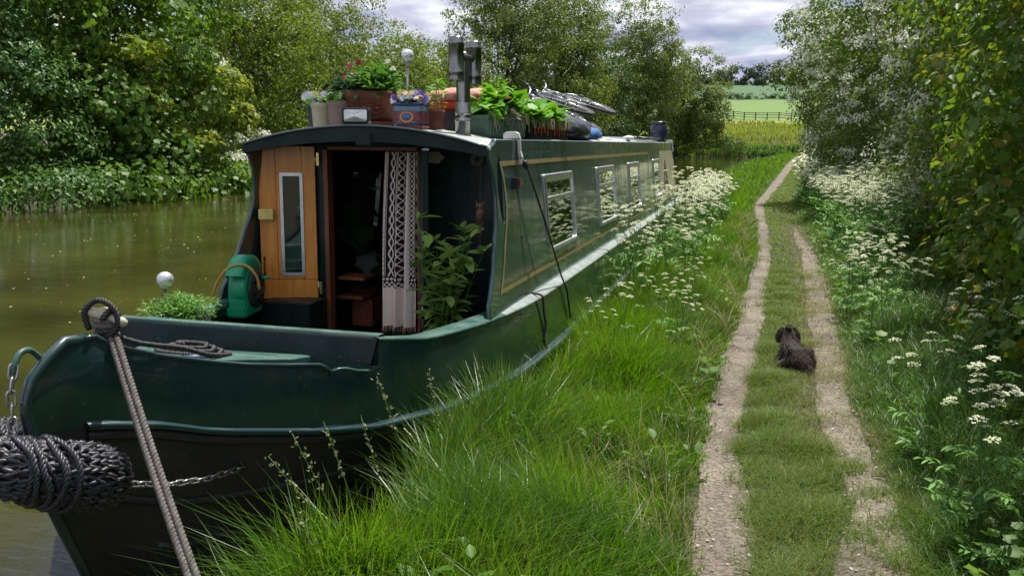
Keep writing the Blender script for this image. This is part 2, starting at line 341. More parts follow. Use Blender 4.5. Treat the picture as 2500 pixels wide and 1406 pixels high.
T_SQ = (np.array([(1, 0, -.1), (0, 1, .15), (-1, 0, -.1), (0, -1, .15)], float), np.array([(0, 1, 2), (0, 2, 3)]))
T_OV4 = (np.array([(0, 0, 0), (.30, .32, .09), (.22, .72, .03), (0, 1, -.14), (-.22, .72, .03), (-.30, .32, .09)], float), np.array([(0, 1, 2), (0, 2, 3), (0, 3, 4), (0, 4, 5)]))
_m8 = [(0, 0), (.42, .06), (.36, .30), (.56, .56), (.24, .66), (0, 1), (-.24, .66), (-.56, .56), (-.36, .30), (-.42, .06)]
T_MAPLE8 = (np.array([(x, y, .12*abs(x)-.10*y*y) for x, y in _m8], float), np.array([(0, 1, 2), (0, 2, 4), (2, 3, 4), (0, 4, 6), (4, 5, 6), (0, 6, 8), (6, 7, 8), (0, 8, 9)]))
def frames(nrm, ydir):
    z = nrm/np.maximum(1e-6, np.linalg.norm(nrm, axis=1, keepdims=True)); y = ydir - z*np.sum(ydir*z, axis=1, keepdims=True)
    y /= np.maximum(1e-6, np.linalg.norm(y, axis=1, keepdims=True)); x = np.cross(y, z); return x, y, z
def scatter(T, pos, nrm, ydir, size):
    V, F = T; x, y, z = frames(nrm, ydir); s = np.asarray(size).reshape(-1, 1, 1)
    W = pos[:, None, :] + s*(V[None, :, 0:1]*x[:, None, :] + V[None, :, 1:2]*y[:, None, :] + V[None, :, 2:3]*z[:, None, :])
    n, k = len(pos), len(V); FF = (F[None]+(np.arange(n)*k)[:, None, None]).reshape(-1, 3); return W.reshape(-1, 3), FF
def joinVF(parts):
    V = []; F = []; o = 0
    for v, f in parts: V.append(v); F.append(f+o); o += len(v)
    return np.concatenate(V), np.concatenate(F)
def crown(rng, blobs, n, leaf, T, clump=.45, spread=1., fill=.35, up=.6, per=60, jag=.15, hang=0.):
    """leaves in clumps over the shells of ellipsoid blobs (cx,cy,cz,rx,ry,rz); returns V,F and clump centres"""
    vol = np.array([(b[3]*b[4]+b[3]*b[5]+b[4]*b[5]) for b in blobs]); vol /= vol.sum()
    nc = max(4, int(n/per)); ids = rng.choice(len(blobs), nc, p=vol); B = np.array(blobs)[ids]
    d = rng.normal(size=(nc, 3)); d /= np.linalg.norm(d, axis=1, keepdims=True)
    rad = 1-fill*rng.random(nc)**1.6 + jag*rng.normal(size=nc)*.6
    c = B[:, :3] + d*B[:, 3:]*rad[:, None]
    cs = clump*(.5+.9*rng.random(nc)); k = rng.integers(0, nc, n)
    off = rng.normal(size=(n, 3))*np.array([1, 1, .55])
    off *= (rng.random((n, 1))**.33)/np.maximum(1e-6, np.linalg.norm(off, axis=1, keepdims=True))*1.1
    p = c[k]+off*cs[k][:, None]*spread
    nr = off*.9 + d[k]*.7 + np.array([0, 0, up]) + rng.normal(size=(n, 3))*.55
    yd = off + d[k]*.4 + rng.normal(size=(n, 3))*.6 + np.array([0, 0, -.3-hang])
    V, F = scatter(T, p, nr, yd, leaf*(.6+.7*rng.random(n)))
    return V, F, c
# ------------------------------------------------------------------ ground, water, paths
WZ, GZ = .20, .43
def left_bank(y): return interp(y, [-40, 16, 25, 35, 50, 70, 95, 112, 122, 128, 134, 150], [-15, -15, -16.5, -18, -18, -15.5, -12.5, -8, -2, 8, 30, 400])
def right_bank(y): return interp(y, [-40, -2.4, -1.6, -.9, -.2, 1, 8, 13, 17, 23, 43, 70, 95, 108, 116, 122, 130], [.86, .86, .90, .98, 1.08, 1.12, 1.14, 1.05, .75, .45, .5, 1.0, 2.2, 5, 14, 40, 500])
def rut1(y): return (interp(y, [-6, -1.8, -.4, .3, 1.3, 2.8, 5, 9.3, 19, 42, 60, 83, 100], [2.20, 2.21, 2.14, 2.12, 2.12, 2.23, 2.30, 2.43, 2.30, 3.36, 4.3, 5.8, 7.6]),
                      interp(y, [-6, -1.8, -.4, .3, 1.3, 2.8, 5, 9.3, 19, 42, 60, 83, 100], [2.44, 2.45, 2.38, 2.39, 2.44, 2.49, 2.57, 2.64, 2.58, 3.92, 4.9, 6.4, 8.2]))
def rut2(y): return (interp(y, [-6, -1.6, -1, -.2, .5, 1.5, 2.2, 5, 8, 12.4], [2.70, 2.72, 2.84, 2.84, 2.80, 2.80, 2.84, 2.94, 3.02, 3.08]), interp(y, [-6, -1.6, -1, -.2, .5, 1.5, 2.2, 5, 8, 12.4], [3.02, 3.02, 3.06, 3.07, 3.03, 3.05, 3.10, 3.24, 3.30, 3.12]))
rg = np.random.default_rng(5)
def gnoise(x, y, s=1.):
    return (math.sin(x*2.1*s+y*1.3*s)+math.sin(x*-1.2*s+y*2.7*s+1.7)+math.sin(x*3.9*s-y*3.1*s+.6)*.6)/2.6
def gz(x, y):
    """ground height: towpath bank, canal bed, far bank and the rising fields behind"""
    l, r = left_bank(y), right_bank(y)
    if l < x < r:
        e = min(x-l, r-x); return WZ + .0 - min(1.2, e*1.6)
    if x >= r:
        e = x-r; h = .43 - .20*max(0, 1-e/.16) + .02*gnoise(x, y)
        if x > 3.25: h += min(.5, (x-3.25)*.22)
        if 2.05 < x < 3.15 and y < 30: h = .43 + .006*gnoise(x, y, 2)
        return h
    e = l-x if x <= l else 0
    d = max(0, y-134)
    hill = interp(d, [0, 8, 46, 60, 96, 200, 470, 900, 1600], [0, 1.2, 5.0, 6.2, 9.2, 17.2, 40, 72, 90])
    return WZ + .2 + min(1.0, e*.25) + hill + (.25*gnoise(x*.2, y*.2) if d > 5 else .1*gnoise(x, y))
def sheet(name, xs, ys, mat, f, dz=0):
    V = np.array([(x, y, f(x, y)+dz) for y in ys for x in xs]); nx = len(xs)
    F = np.array([(j*nx+i, j*nx+i+1, (j+1)*nx+i+1, (j+1)*nx+i) for j in range(len(ys)-1) for i in range(nx-1)])
    o = link(name, npmesh(name, V, F), mat, smooth=True); o['kind'] = 'structure'; return o
m_ground = pmat('bank_earth', (.075, .085, .030), .95, col2=(.040, .038, .020), vscale=22, bump=.03, bscale=60, detail=8)
xs = np.concatenate([np.linspace(-60, -22, 12), np.linspace(-20, -12, 17), np.linspace(-10.5, -.5, 11), np.linspace(0, .9, 7), np.linspace(1.0, 3.6, 40), np.linspace(3.8, 8, 15), np.linspace(9, 60, 18)])
ys = np.concatenate([np.linspace(-30, -5, 12), np.linspace(-4.6, 12, 120), np.linspace(12.6, 45, 60), np.linspace(46, 150, 90)])
sheet('ground', xs, ys, m_ground, gz)

def fieldmat():
    m = bpy.data.materials.new('far_fields'); m.use_nodes = True; t = m.node_tree; b = t.nodes['Principled BSDF']; b.inputs['Roughness'].default_value = .95
    tcn = N(t, 'ShaderNodeTexCoord'); s = N(t, 'ShaderNodeSeparateXYZ'); t.links.new(tcn.outputs['Object'], s.inputs[0])
    nz = N(t, 'ShaderNodeTexNoise'); nz.inputs['Scale'].default_value = .06; nz.inputs['Detail'].default_value = 5; t.links.new(tcn.outputs['Object'], nz.inputs['Vector'])
    a = N(t, 'ShaderNodeMath', operation='MULTIPLY_ADD'); a.inputs[1].default_value = 5; t.links.new(nz.outputs[0], a.inputs[0])
    t.links.new(s.outputs[1], a.inputs[2])
    mr = N(t, 'ShaderNodeMapRange'); mr.inputs['From Min'].default_value = 130; mr.inputs['From Max'].default_value = 730; t.links.new(a.outputs[0], mr.inputs['Value'])
    rp = N(t, 'ShaderNodeValToRGB'); rp.color_ramp.interpolation = 'LINEAR'; e = rp.color_ramp.elements
    def pos(y): return (y-130)/600
    e[0].position = 0; e[0].color = (.10, .12, .03, 1)
    e[1].position = pos(149); e[1].color = (.17, .16, .06, 1)
    for y, c in ((155, (.25, .29, .035)), (190, (.22, .27, .04)), (196, (.13, .22, .045)), (336, (.12, .20, .04)), (340, (.045, .085, .03)), (352, (.045, .085, .03)), (356, (.055, .13, .045)), (610, (.06, .13, .05))):
        q = e.new(pos(y)); q.color = (*c, 1)
    t.links.new(mr.outputs[0], rp.inputs[0])
    n2 = N(t, 'ShaderNodeTexNoise'); n2.inputs['Scale'].default_value = .5; n2.inputs['Detail'].default_value = 6; t.links.new(tcn.outputs['Object'], n2.inputs['Vector'])
    mi = N(t, 'ShaderNodeMix', data_type='RGBA', blend_type='MULTIPLY'); mi.inputs[0].default_value = .5; t.links.new(rp.outputs[0], mi.inputs[6])
    r2 = N(t, 'ShaderNodeValToRGB'); r2.color_ramp.elements[0].position = .3; r2.color_ramp.elements[0].color = (.55, .55, .5, 1); r2.color_ramp.elements[1].position = .7; t.links.new(n2.outputs[0], r2.inputs[0])
    t.links.new(r2.outputs[0], mi.inputs[7]); t.links.new(mi.outputs[2], b.inputs['Base Color'])
    return m
sheet('fields', np.concatenate([np.linspace(-500, -60, 10), np.linspace(-50, 60, 56), np.linspace(80, 500, 10)]), np.concatenate([np.linspace(150, 240, 46), np.linspace(250, 760, 52), np.linspace(800, 1500, 8)]), fieldmat(), gz)
for nm, x0, x1 in (('ground', 60, 500), ('ground', -500, -60)):
    sheet(nm, np.linspace(x0, x1, 12), np.linspace(-30, 150, 30), m_ground, gz)

def watermat():
    m = bpy.data.materials.new('canal_water'); m.use_nodes = True; t = m.node_tree; b = t.nodes['Principled BSDF']
    b.inputs['Roughness'].default_value = .03; b.inputs['IOR'].default_value = 1.33; b.inputs['Specular IOR Level'].default_value = .9
    tcn = N(t, 'ShaderNodeTexCoord'); nz = N(t, 'ShaderNodeTexNoise'); nz.inputs['Scale'].default_value = .55; nz.inputs['Detail'].default_value = 6; t.links.new(tcn.outputs['Object'], nz.inputs['Vector'])
    rp = N(t, 'ShaderNodeValToRGB'); rp.color_ramp.elements[0].position = .35; rp.color_ramp.elements[0].color = (.024, .024, .006, 1); rp.color_ramp.elements[1].position = .7; rp.color_ramp.elements[1].color = (.058, .058, .012, 1)
    t.links.new(nz.outputs[0], rp.inputs[0]); t.links.new(rp.outputs[0], b.inputs['Base Color'])
    mpn = N(t, 'ShaderNodeMapping'); mpn.inputs['Scale'].default_value = (.8, 2.4, 1); mpn.inputs['Rotation'].default_value = (0, 0, .45); t.links.new(tcn.outputs['Object'], mpn.inputs[0])
    w1 = N(t, 'ShaderNodeTexNoise'); w1.inputs['Scale'].default_value = 3.2; w1.inputs['Detail'].default_value = 5; t.links.new(mpn.outputs[0], w1.inputs['Vector'])
    bp = N(t, 'ShaderNodeBump'); bp.inputs['Distance'].default_value = .009; bp.inputs['Strength'].default_value = .8; t.links.new(w1.outputs[0], bp.inputs['Height']); t.links.new(bp.outputs[0], b.inputs['Normal'])
    return m
wx = np.linspace(-60, 60, 41); wy = np.concatenate([np.linspace(-30, 20, 26), np.linspace(24, 150, 30)])
sheet('water', wx, wy, watermat(), lambda x, y: WZ)

def pathmat():
    m = bpy.data.materials.new('trodden_earth'); m.use_nodes = True; t = m.node_tree; b = t.nodes['Principled BSDF']; b.inputs['Roughness'].default_value = .95
    tcn = N(t, 'ShaderNodeTexCoord'); o = tcn.outputs['Object']
    nz = N(t, 'ShaderNodeTexNoise'); nz.inputs['Scale'].default_value = 2.2; nz.inputs['Detail'].default_value = 8; nz.inputs['Roughness'].default_value = .65; t.links.new(o, nz.inputs['Vector'])
    rp = N(t, 'ShaderNodeValToRGB'); e = rp.color_ramp.elements; e[0].position = .36; e[0].color = (.135, .110, .086, 1); e[1].position = .64; e[1].color = (.275, .238, .190, 1); t.links.new(nz.outputs[0], rp.inputs[0])
    vo = N(t, 'ShaderNodeTexVoronoi'); vo.inputs['Scale'].default_value = 75; t.links.new(o, vo.inputs['Vector'])
    vr = N(t, 'ShaderNodeValToRGB'); vr.color_ramp.elements[0].position = .10; vr.color_ramp.elements[0].color = (1, 1, 1, 1); vr.color_ramp.elements[1].position = .2; vr.color_ramp.elements[1].color = (0, 0, 0, 1); t.links.new(vo.outputs['Distance'], vr.inputs[0])
    cr_ = N(t, 'ShaderNodeSeparateColor'); t.links.new(vo.outputs['Color'], cr_.inputs[0])
    gt = N(t, 'ShaderNodeMath', operation='GREATER_THAN'); gt.inputs[1].default_value = .80; t.links.new(cr_.outputs[0], gt.inputs[0])
    mu = N(t, 'ShaderNodeMath', operation='MULTIPLY'); t.links.new(vr.outputs[0], mu.inputs[0]); t.links.new(gt.outputs[0], mu.inputs[1])
    mi = N(t, 'ShaderNodeMix', data_type='RGBA'); t.links.new(mu.outputs[0], mi.inputs[0]); t.links.new(rp.outputs[0], mi.inputs[6]); mi.inputs[7].default_value = (.50, .45, .37, 1)
    n3 = N(t, 'ShaderNodeTexNoise'); n3.inputs['Scale'].default_value = 60; n3.inputs['Detail'].default_value = 5; t.links.new(o, n3.inputs['Vector'])
    m2 = N(t, 'ShaderNodeMix', data_type='RGBA', blend_type='MULTIPLY'); m2.inputs[0].default_value = 1
    r3 = N(t, 'ShaderNodeValToRGB'); r3.color_ramp.elements[0].position = .38; r3.color_ramp.elements[0].color = (.5, .47, .42, 1); r3.color_ramp.elements[1].position = .55; t.links.new(n3.outputs[0], r3.inputs[0])
    t.links.new(mi.outputs[2], m2.inputs[6]); t.links.new(r3.outputs[0], m2.inputs[7]); t.links.new(m2.outputs[2], b.inputs['Base Color'])
    ad = N(t, 'ShaderNodeMath', operation='ADD'); t.links.new(n3.outputs[0], ad.inputs[0]); t.links.new(nz.outputs[0], ad.inputs[1])
    bp = N(t, 'ShaderNodeBump'); bp.inputs['Distance'].default_value = .02; bp.inputs['Strength'].default_value = 1; t.links.new(ad.outputs[0], bp.inputs['Height']); t.links.new(bp.outputs[0], b.inputs['Normal'])
    return m
m_path = pathmat()
def rut_sheet(fn, ys_):
    rows = []
    for y in ys_:
        a, b = fn(y); a += .035*gnoise(y*.9, 3.1)+.014*gnoise(y*3.2, 1)+.008*gnoise(y*11, 2); b += .035*gnoise(y*1.1, 8.4)+.014*gnoise(y*3.7, 5)+.008*gnoise(y*12, 4)
        rows.append([(a+(b-a)*k/8, y, gz(a+(b-a)*k/8, y)-.004+.016*math.sin(math.pi*k/8)**.5 if 0 < k < 8 else gz(a+(b-a)*k/8, y)-.006) for k in range(9)])
    mb = MB().grid(rows, True, flip=True); o = mb.build('path', m_path); o['kind'] = 'structure'; return o
rut_sheet(rut1, np.concatenate([np.linspace(-6, 12, 220), np.linspace(12.2, 100, 200)]))
rut_sheet(rut2, np.linspace(-6, 12.4, 220))

# ------------------------------------------------------------------ the narrowboat (bow towards -y, cabin front at y=0)
boat = thing('narrowboat', 'dark green narrowboat with open wooden cabin door and black hull moored beside the grassy towpath', 'boat', (0, 0, 0))
TY = [-2.60, -2.39, -2.24, -2.07, -1.91, -1.78, -1.64, -1.47, -1.20, -1.06, -.86, -.55, -.3, 0, .35, .8, 1.3, 12.6]
TX = [.012, .022, .055, .130, .235, .330, .430, .545, .672, .722, .795, .865, .905, .945, .975, .995, 1.0, 1.0]
def hb(y, side=1):
    x = interp(y, TY, TX)
    if side < 0: x += .12*math.exp(-((y+1.35)/.38)**2)
    return x
def ztop(y):   # rail height aft of the crease
    return interp(y, [-1.45, -1.2, -.86, -.3, .5, 12], [1.14, 1.10, 1.035, 1.005, .99, .99])
def zbow(y):   # low bow rail
    return interp(y, [-2.39, -2.24, -2.07, -1.91, -1.78, -1.64, -1.47, -1.25, -1.13], [1.295, 1.245, 1.18, 1.125, 1.085, 1.055, 1.025, .985, .93])
def zstrake(y): return interp(y, [-2.55, -2.35, -2.12, -1.95, -1.6, -1.3, -.85, 0, 1, 12], [.995, .975, .915, .845, .755, .695, .655, .622, .62, .62])
def stem(z): return sum(stem0(z+d) for d in (-.045, -.03, -.015, 0, .015, .03, .045))/7+(.0 if z < 1.25 else (z-1.25)*.5)
def stem0(z): return interp(z, [-.3, .2, .38, .73, 1.09, 1.14, 1.20, 1.26, 1.30], [-1.95, -2.28, -2.38, -2.52, -2.59, -2.585, -2.56, -2.50, -2.39])
def hlow(y): return interp(y, [-2.3, -1.75, -1.5, -1.1, -.6, 0, .6, 1.2, 13], [.012, .19, .30, .46, .63, .79, .90, .965, .98])
def side_pt(y, z, side):
    """point on the hull skin at station y (rail station) and height z"""
    zs = zstrake(y)
    if z >= zs: x = hb(y, side)+.045*max(0, min(1, (y+2.45)/.35))*max(0, 1-(z-zs)/max(.05, topz(y)-zs))**.8; yy = y
    else:
        f = (zs-z)/(zs-.2); x = (hb(y, side)+.045*max(0, min(1, (y+2.45)/.35)))*(1-f)+hlow(y)*f if f <= 1 else hlow(y)*(1-.25*(f-1)); yy = y
    if y < -2.0:   # follow the raked, rounded stem
        s = (-2.0-y)/(.59); yy = -2.0 + (stem(z)+2.0)*min(1, s); x *= 1
    return (side*x, yy, z)
ysb = [-2.59, -2.55, -2.50, -2.44, -2.38, -2.30, -2.22, -2.14, -2.06, -1.98, -1.9, -1.8, -1.7, -1.6, -1.5, -1.4, -1.3, -1.2]
ysm = [-1.2, -1.1, -1.0, -.9, -.8, -.7, -.6, -.5, -.4, -.3, -.2, -.1, 0, .1, .25, .4, .6, .8, 1.0, 1.3, 2, 3, 4.5, 6, 8, 10, 12.6]
def topz(y): return min(1.30, zbow(y)) if y < -1.2 else ztop(y)
for side in (1, -1):
    up = MB(); lo = MB()
    yl = ysb[:-1]+[-1.2001]+ysm
    rows = []
    for y in yl:
        zt = topz(y); zs = zstrake(y); rows.append([side_pt(y, zs+(zt-zs)*k/8, side) for k in range(9)])
    up.grid(rows, True, flip=side < 0)
    # step where the tall well side meets the low bow rail
    hull_p = up.build('hull_side', M['green'], boat)
    rows = []
    for y in yl:
        zs = zstrake(y); rows.append([side_pt(y, zs-(zs+.25)*k/9, side) for k in range(10)])
    lo.grid(rows, True, flip=side > 0)
    lo.build('hull_bottom', M['hullblack'], boat)
    # rubbing strake under the green side, sloping green top and black rubbing bar
    st = MB(); yq = [y for y in yl if y > -2.42]; rows = []
    for y in yq:
        zs = zstrake(y); x0 = side_pt(y, zs+.001, 1)[0]; yy = side_pt(y, zs, 1)[1]; w = .050*min(1, max(.02, (y+2.44)/.16))
        rows.append([(side*(x0-.01), yy, zs+.020), (side*(x0+w*.75), yy, zs+.012), (side*(x0+w), yy, zs+.002), (side*(x0+w), yy, zs-.010), (side*(x0+w*.8), yy, zs-.018), (side*(x0-.01), yy, zs-.022)])
    st.grid(rows, True); st.build('rubbing_strake', M['green'], boat)
    st = MB(); rows = []
    for y in yq:
        zs = zstrake(y)-.022; x0 = side_pt(y, zs, 1)[0]; yy = side_pt(y, zs, 1)[1]; w = .034*min(1, max(.02, (y+2.44)/.16))
        rows.append([(side*(x0-.01), yy, zs), (side*(x0+w), yy, zs), (side*(x0+w), yy, zs-.030), (side*(x0+w*.5), yy, zs-.040), (side*(x0-.01), yy, zs-.042)])
    st.grid(rows, True); st.build('rubbing_bar', M['hullblack'], boat)
    for (za, zb, ya, yb) in ((.38, .25, -2.14, 3.5), (.65, .44, -2.30, 3.5)):
        gs = MB(); pts = []
        for k in range(44):
            y = ya+(yb-ya)*(k/43)**1.5; z = zb+(za-zb)*math.exp(-(y-ya)/.42); x, yy, _ = side_pt(y, z, side); pts.append((x, yy, z))
        gs.tube(pts, [.006 if k < 1 else .019 for k in range(44)], 8); gs.build('guard_iron', M['hullblack'], boat)
# stem bar
sb = MB(); pz = [-.3, 0, .2, .38, .55, .73, .9, 1.0, 1.09, 1.14, 1.20, 1.26, 1.285, 1.30]
sb.tube([(0, stem(z), z) for z in pz]+[(0, -2.32, 1.292), (0, -2.24, 1.262)], .021, 10); sb.build('stem_bar', M['green'], boat)
# rails: rounded capping along the bow, broad flat capping round the well
for side in (1, -1):
    rl = MB(); pts = []
    for y in np.linspace(-2.46, -1.50, 26): pts.append((side*(side_pt(y, topz(y), 1)[0]-.002 if side > 0 else hb(y, -1)), side_pt(y, topz(y), 1)[1], topz(y)+.001))
    if side > 0: pts += [(.542, -1.49, 1.020), (.548, -1.475, 1.008), (.556, -1.462, .992)]
    rl.tube(pts, .0105, 8); rl.build('bow_rail', M['green'], boat)
    for ylist, gm_ in (([-1.203, -1.1, -1.0, -.9, -.8, -.7, -.6, -.5, -.4, -.3, -.2, -.1, 0], 'green_dull'), ([0, .15, .3, .5, .8, 1.2, 2, 4, 6, 8, 10, 12.6], 'dusty')):
     cp = MB(); rows = []
     for y in ylist:
         xo = hb(y, side); z = ztop(y)
         w = interp(y, [-1.2, -1.05, -.7, -.3, 0, .5, 13], [.03, .065, .10, .115, .115, .10, .095])
         dz = interp(y, [-1.2, -.4, .3, 13], [.004, .012, .022, .022])
         rows.append([(side*(xo-w), y, z-.03), (side*(xo-w), y, z+dz), (side*(xo-w*.5), y, z+dz*.7+.002), (side*(xo-.004), y, z+.004), (side*(xo+.008), y, z-.002), (side*(xo+.009), y, z-.012), (side*(xo-.002), y, z-.018)])
     cp.grid(rows, True, flip=side < 0); cp.build('gunwale', M[gm_], boat)
# bulkhead across the front of the well, leaning slightly aft
bk = MB(); A = Vector((hb(-1.2)-.004, -1.2, 0)); B = Vector((-hb(-1.4, -1)+.002, -1.40, 0)); rows = []; rows2 = []
for k in range(13):
    f = k/12; p = A.lerp(B, f); p.y -= .05*math.sin(math.pi*f); zt = 1.104+(1.142-1.104)*f+.012*math.sin(math.pi*f)
    zb = .925 + .02*math.sin(math.pi*f)
    px_ = p.x if 0 < k < 12 else (p.x-.030 if k == 0 else p.x+.03)
    rows.append([(px_, p.y-.055, zb-.1), (px_, p.y-.05, zb), (p.x, p.y-.006, zt-.014), (p.x, p.y, zt-.003), (p.x, p.y+.012, zt+.004)])
    rows2.append([(p.x, p.y+.012, zt+.005), (p.x, p.y+.075, zt+.002), (p.x, p.y+.082, zt-.01), (p.x, p.y+.082, .55)])
bk.grid(rows, True, flip=True); bk.build('well_bulkhead', M['green_dark'], boat)
MB().grid(rows2, False, flip=True).build('bulkhead_capping', M['green_dull'], boat)
# foredeck, rising to the stem
fd = MB(); rows = []
for y in np.linspace(-2.27, -1.2, 22):
    zd = interp(y, [-2.27, -2.1, -1.9, -1.6, -1.3, -1.18], [1.19, 1.145, 1.07, .990, .94, .925])
    xr, xl = hb(y)-.010, -hb(y, -1)+.010; rows.append([(xr+(xl-xr)*k/6, y, zd+.012*math.sin(math.pi*k/6)) for k in range(7)])
fd.grid(rows, True, flip=True); fd.build('foredeck', M['green_dull'], boat)
# scupper lip where the bow rail stops short of the bulkhead
sc_ = MB(); pts = [(.556, -1.462, .992), (.585, -1.43, 1.0), (.60, -1.40, .996), (.628, -1.33, .968), (.655, -1.25, .950), (.676, -1.19, .948)]
sc_.tube(pts, .007, 6); sc_.build('scupper_lip', M['green_dull'], boat)
# locker hatch on the foredeck
lk = MB(); zq = lambda y: interp(y, [-2.1, -1.75, -1.25], [1.165, 1.085, 1.005])
top = [(-.13, -2.02), (.10, -2.02), (.375, -1.46), (.375, -1.24), (-.46, -1.24), (-.46, -1.46)]
vs = [(x, y, zq(y)) for x, y in top]+[(x*1.0, y, zq(y)-.065) for x, y in top]
lk.add(vs, [(0, 1, 2, 3, 4, 5)]+[(i, i+6, (i+1) % 6+6, (i+1) % 6) for i in range(6)])
lko = lk.build('locker_hatch', M['green_dull'], boat)
bv = lko.modifiers.new('b', 'BEVEL'); bv.width = .006; bv.segments = 2
e_ = MB(); e_.box((.02, -1.30, 1.020), (.11, .03, .012), rz=.1, bevel=.003); e_.tube([(.02+.022*math.cos(q), -1.30, 1.042+.026*math.sin(q)) for q in np.linspace(-.3, math.pi+.3, 12)], .008, 8); e_.build('hatch_eye', M['green_dull'], boat)
h_ = MB(); h_.tube([(.11, -1.90, 1.122), (.16, -1.78, 1.105)], .018, 10); h_.build('hatch_hinge', M['bluepot'], boat)
# mooring stud with its cross bar
ts = MB(); ts.lathe([(0, 1.19), (.052, 1.19), (.052, 1.222), (.030, 1.232), (.027, 1.36), (.026, 1.385), (0, 1.39)], (0, -2.19, 0), 18); ts.build('mooring_stud', M['cream'], boat)
tb = MB(); axd = Vector((.93, .22, -.28)).normalized(); c0 = Vector((0, -2.19, 1.352))
tb.tube([c0+axd*s for s in (-.088, -.084, -.07, -.03, .03, .07, .084, .088)], [.003, .012, .019, .022, .022, .019, .012, .003], 12); tb.build('stud_bar', M['cream'], boat)
# well floor, inner walls and deck
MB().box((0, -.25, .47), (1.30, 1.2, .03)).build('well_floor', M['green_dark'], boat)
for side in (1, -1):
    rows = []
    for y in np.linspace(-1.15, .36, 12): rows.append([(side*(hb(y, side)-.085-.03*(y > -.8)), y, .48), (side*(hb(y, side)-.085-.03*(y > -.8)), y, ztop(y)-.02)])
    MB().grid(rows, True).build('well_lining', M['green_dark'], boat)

# ---- cabin
def cx(z): return .92-.102*(z-1.02)
def rz_(x): return 1.995+.125*(1-(x/.84)**2)     # roof surface
CL = 11.3
yfz = [(.985, -.20), (1.02, -.20), (1.08, -.185), (1.16, -.12), (1.26, -.05), (1.36, .0), (1.46, .045), (1.52, .085), (1.6, .115), (1.72, .125), (1.84, .10), (1.92, .05), (1.98, .0)]
def yf(z): return interp(z, [a for a, b in yfz], [b for a, b in yfz])
zr = [.985, 1.02, 1.08, 1.16, 1.26, 1.36, 1.46, 1.52, 1.56, 1.60, 1.66, 1.72, 1.78, 1.84, 1.89, 1.93, 1.955, 1.98]
for side in (1, -1):
    mb = MB(); rows = []
    for z in zr:
        q = 1-((z-1.73)/.205)**2; hw = .075*math.sqrt(max(0, q)); cy_ = .235
        rows.append((z, yf(z), cy_-hw, cy_+hw, .365))
    for t_, fl in ((0, False), (.028, True)):
        def X_(z): return side*(cx(z)-t_)
        for seg in ((1, 2), (3, 4)):
            g = [[(X_(r[0]), r[seg[0]], r[0]), (X_(r[0]), r[seg[1]], r[0])] for r in rows]; mb.grid(g, False)
    for c in (1, 2, 3): mb.grid([[(side*cx(r[0]), r[c], r[0]), (side*(cx(r[0])-.028), r[c], r[0])] for r in rows], True)
    mb.build('cabin_wing', M['green_side'], boat)
# side walls with window openings
WIN = [(1.30, 2.28), (3.43, 4.44), (5.54, 6.44), (8.0, 8.78)]
wz0, wz1 = 1.215, 1.795
def side_wall(side, wins, name='cabin_side'):
    yb = sorted(set([.365, .60, CL]+[w for a in wins for w in (a[0]+.028, a[1]-.028)])); zb = [.985, wz0+.028, wz1-.028, 2.0]
    yb2 = []
    for a, b in zip(yb, yb[1:]): yb2 += list(np.linspace(a, b, max(2, int((b-a)/.4)+1)))[:-1]
    yb2.append(yb[-1]); mb = MB()
    for a, b in zip(yb2, yb2[1:]):
        for c, d in zip(zb, zb[1:]):
            m_ = ((a+b)/2, (c+d)/2)
            if any(w[0]+.028 < m_[0] < w[1]-.028 for w in wins) and zb[1] < m_[1] < zb[2]: continue
            f = [(side*cx(c), a, c), (side*cx(c), b, c), (side*cx(d), b, d), (side*cx(d), a, d)]; mb.add(f, [(0, 1, 2, 3)])
            g = [(p[0]-side*.03, p[1], p[2]) for p in f]; mb.add(g, [(3, 2, 1, 0)])
    mb.build(name, M['green_side'], boat)
PW = [(1.50, 2.12), (3.0, 3.9)]
side_wall(1, WIN); side_wall(-1, PW)
MB().box((0, CL, 1.5), (1.72, .03, 1.02)).build('rear_bulkhead', M['green_dark'], boat)
def rrect(y0, y1, z0, z1, rt, rb, n=5):
    out = []
    for (cy_, cz_, r, a0) in ((y1-rt, z1-rt, rt, 0), (y0+rt, z1-rt, rt, 90), (y0+rb, z0+rb, rb, 180), (y1-rb, z0+rb, rb, 270)):
        for k in range(n+1): a = R(a0+90*k/n); out.append((cy_+r*math.cos(a), cz_+r*math.sin(a)))
    return out
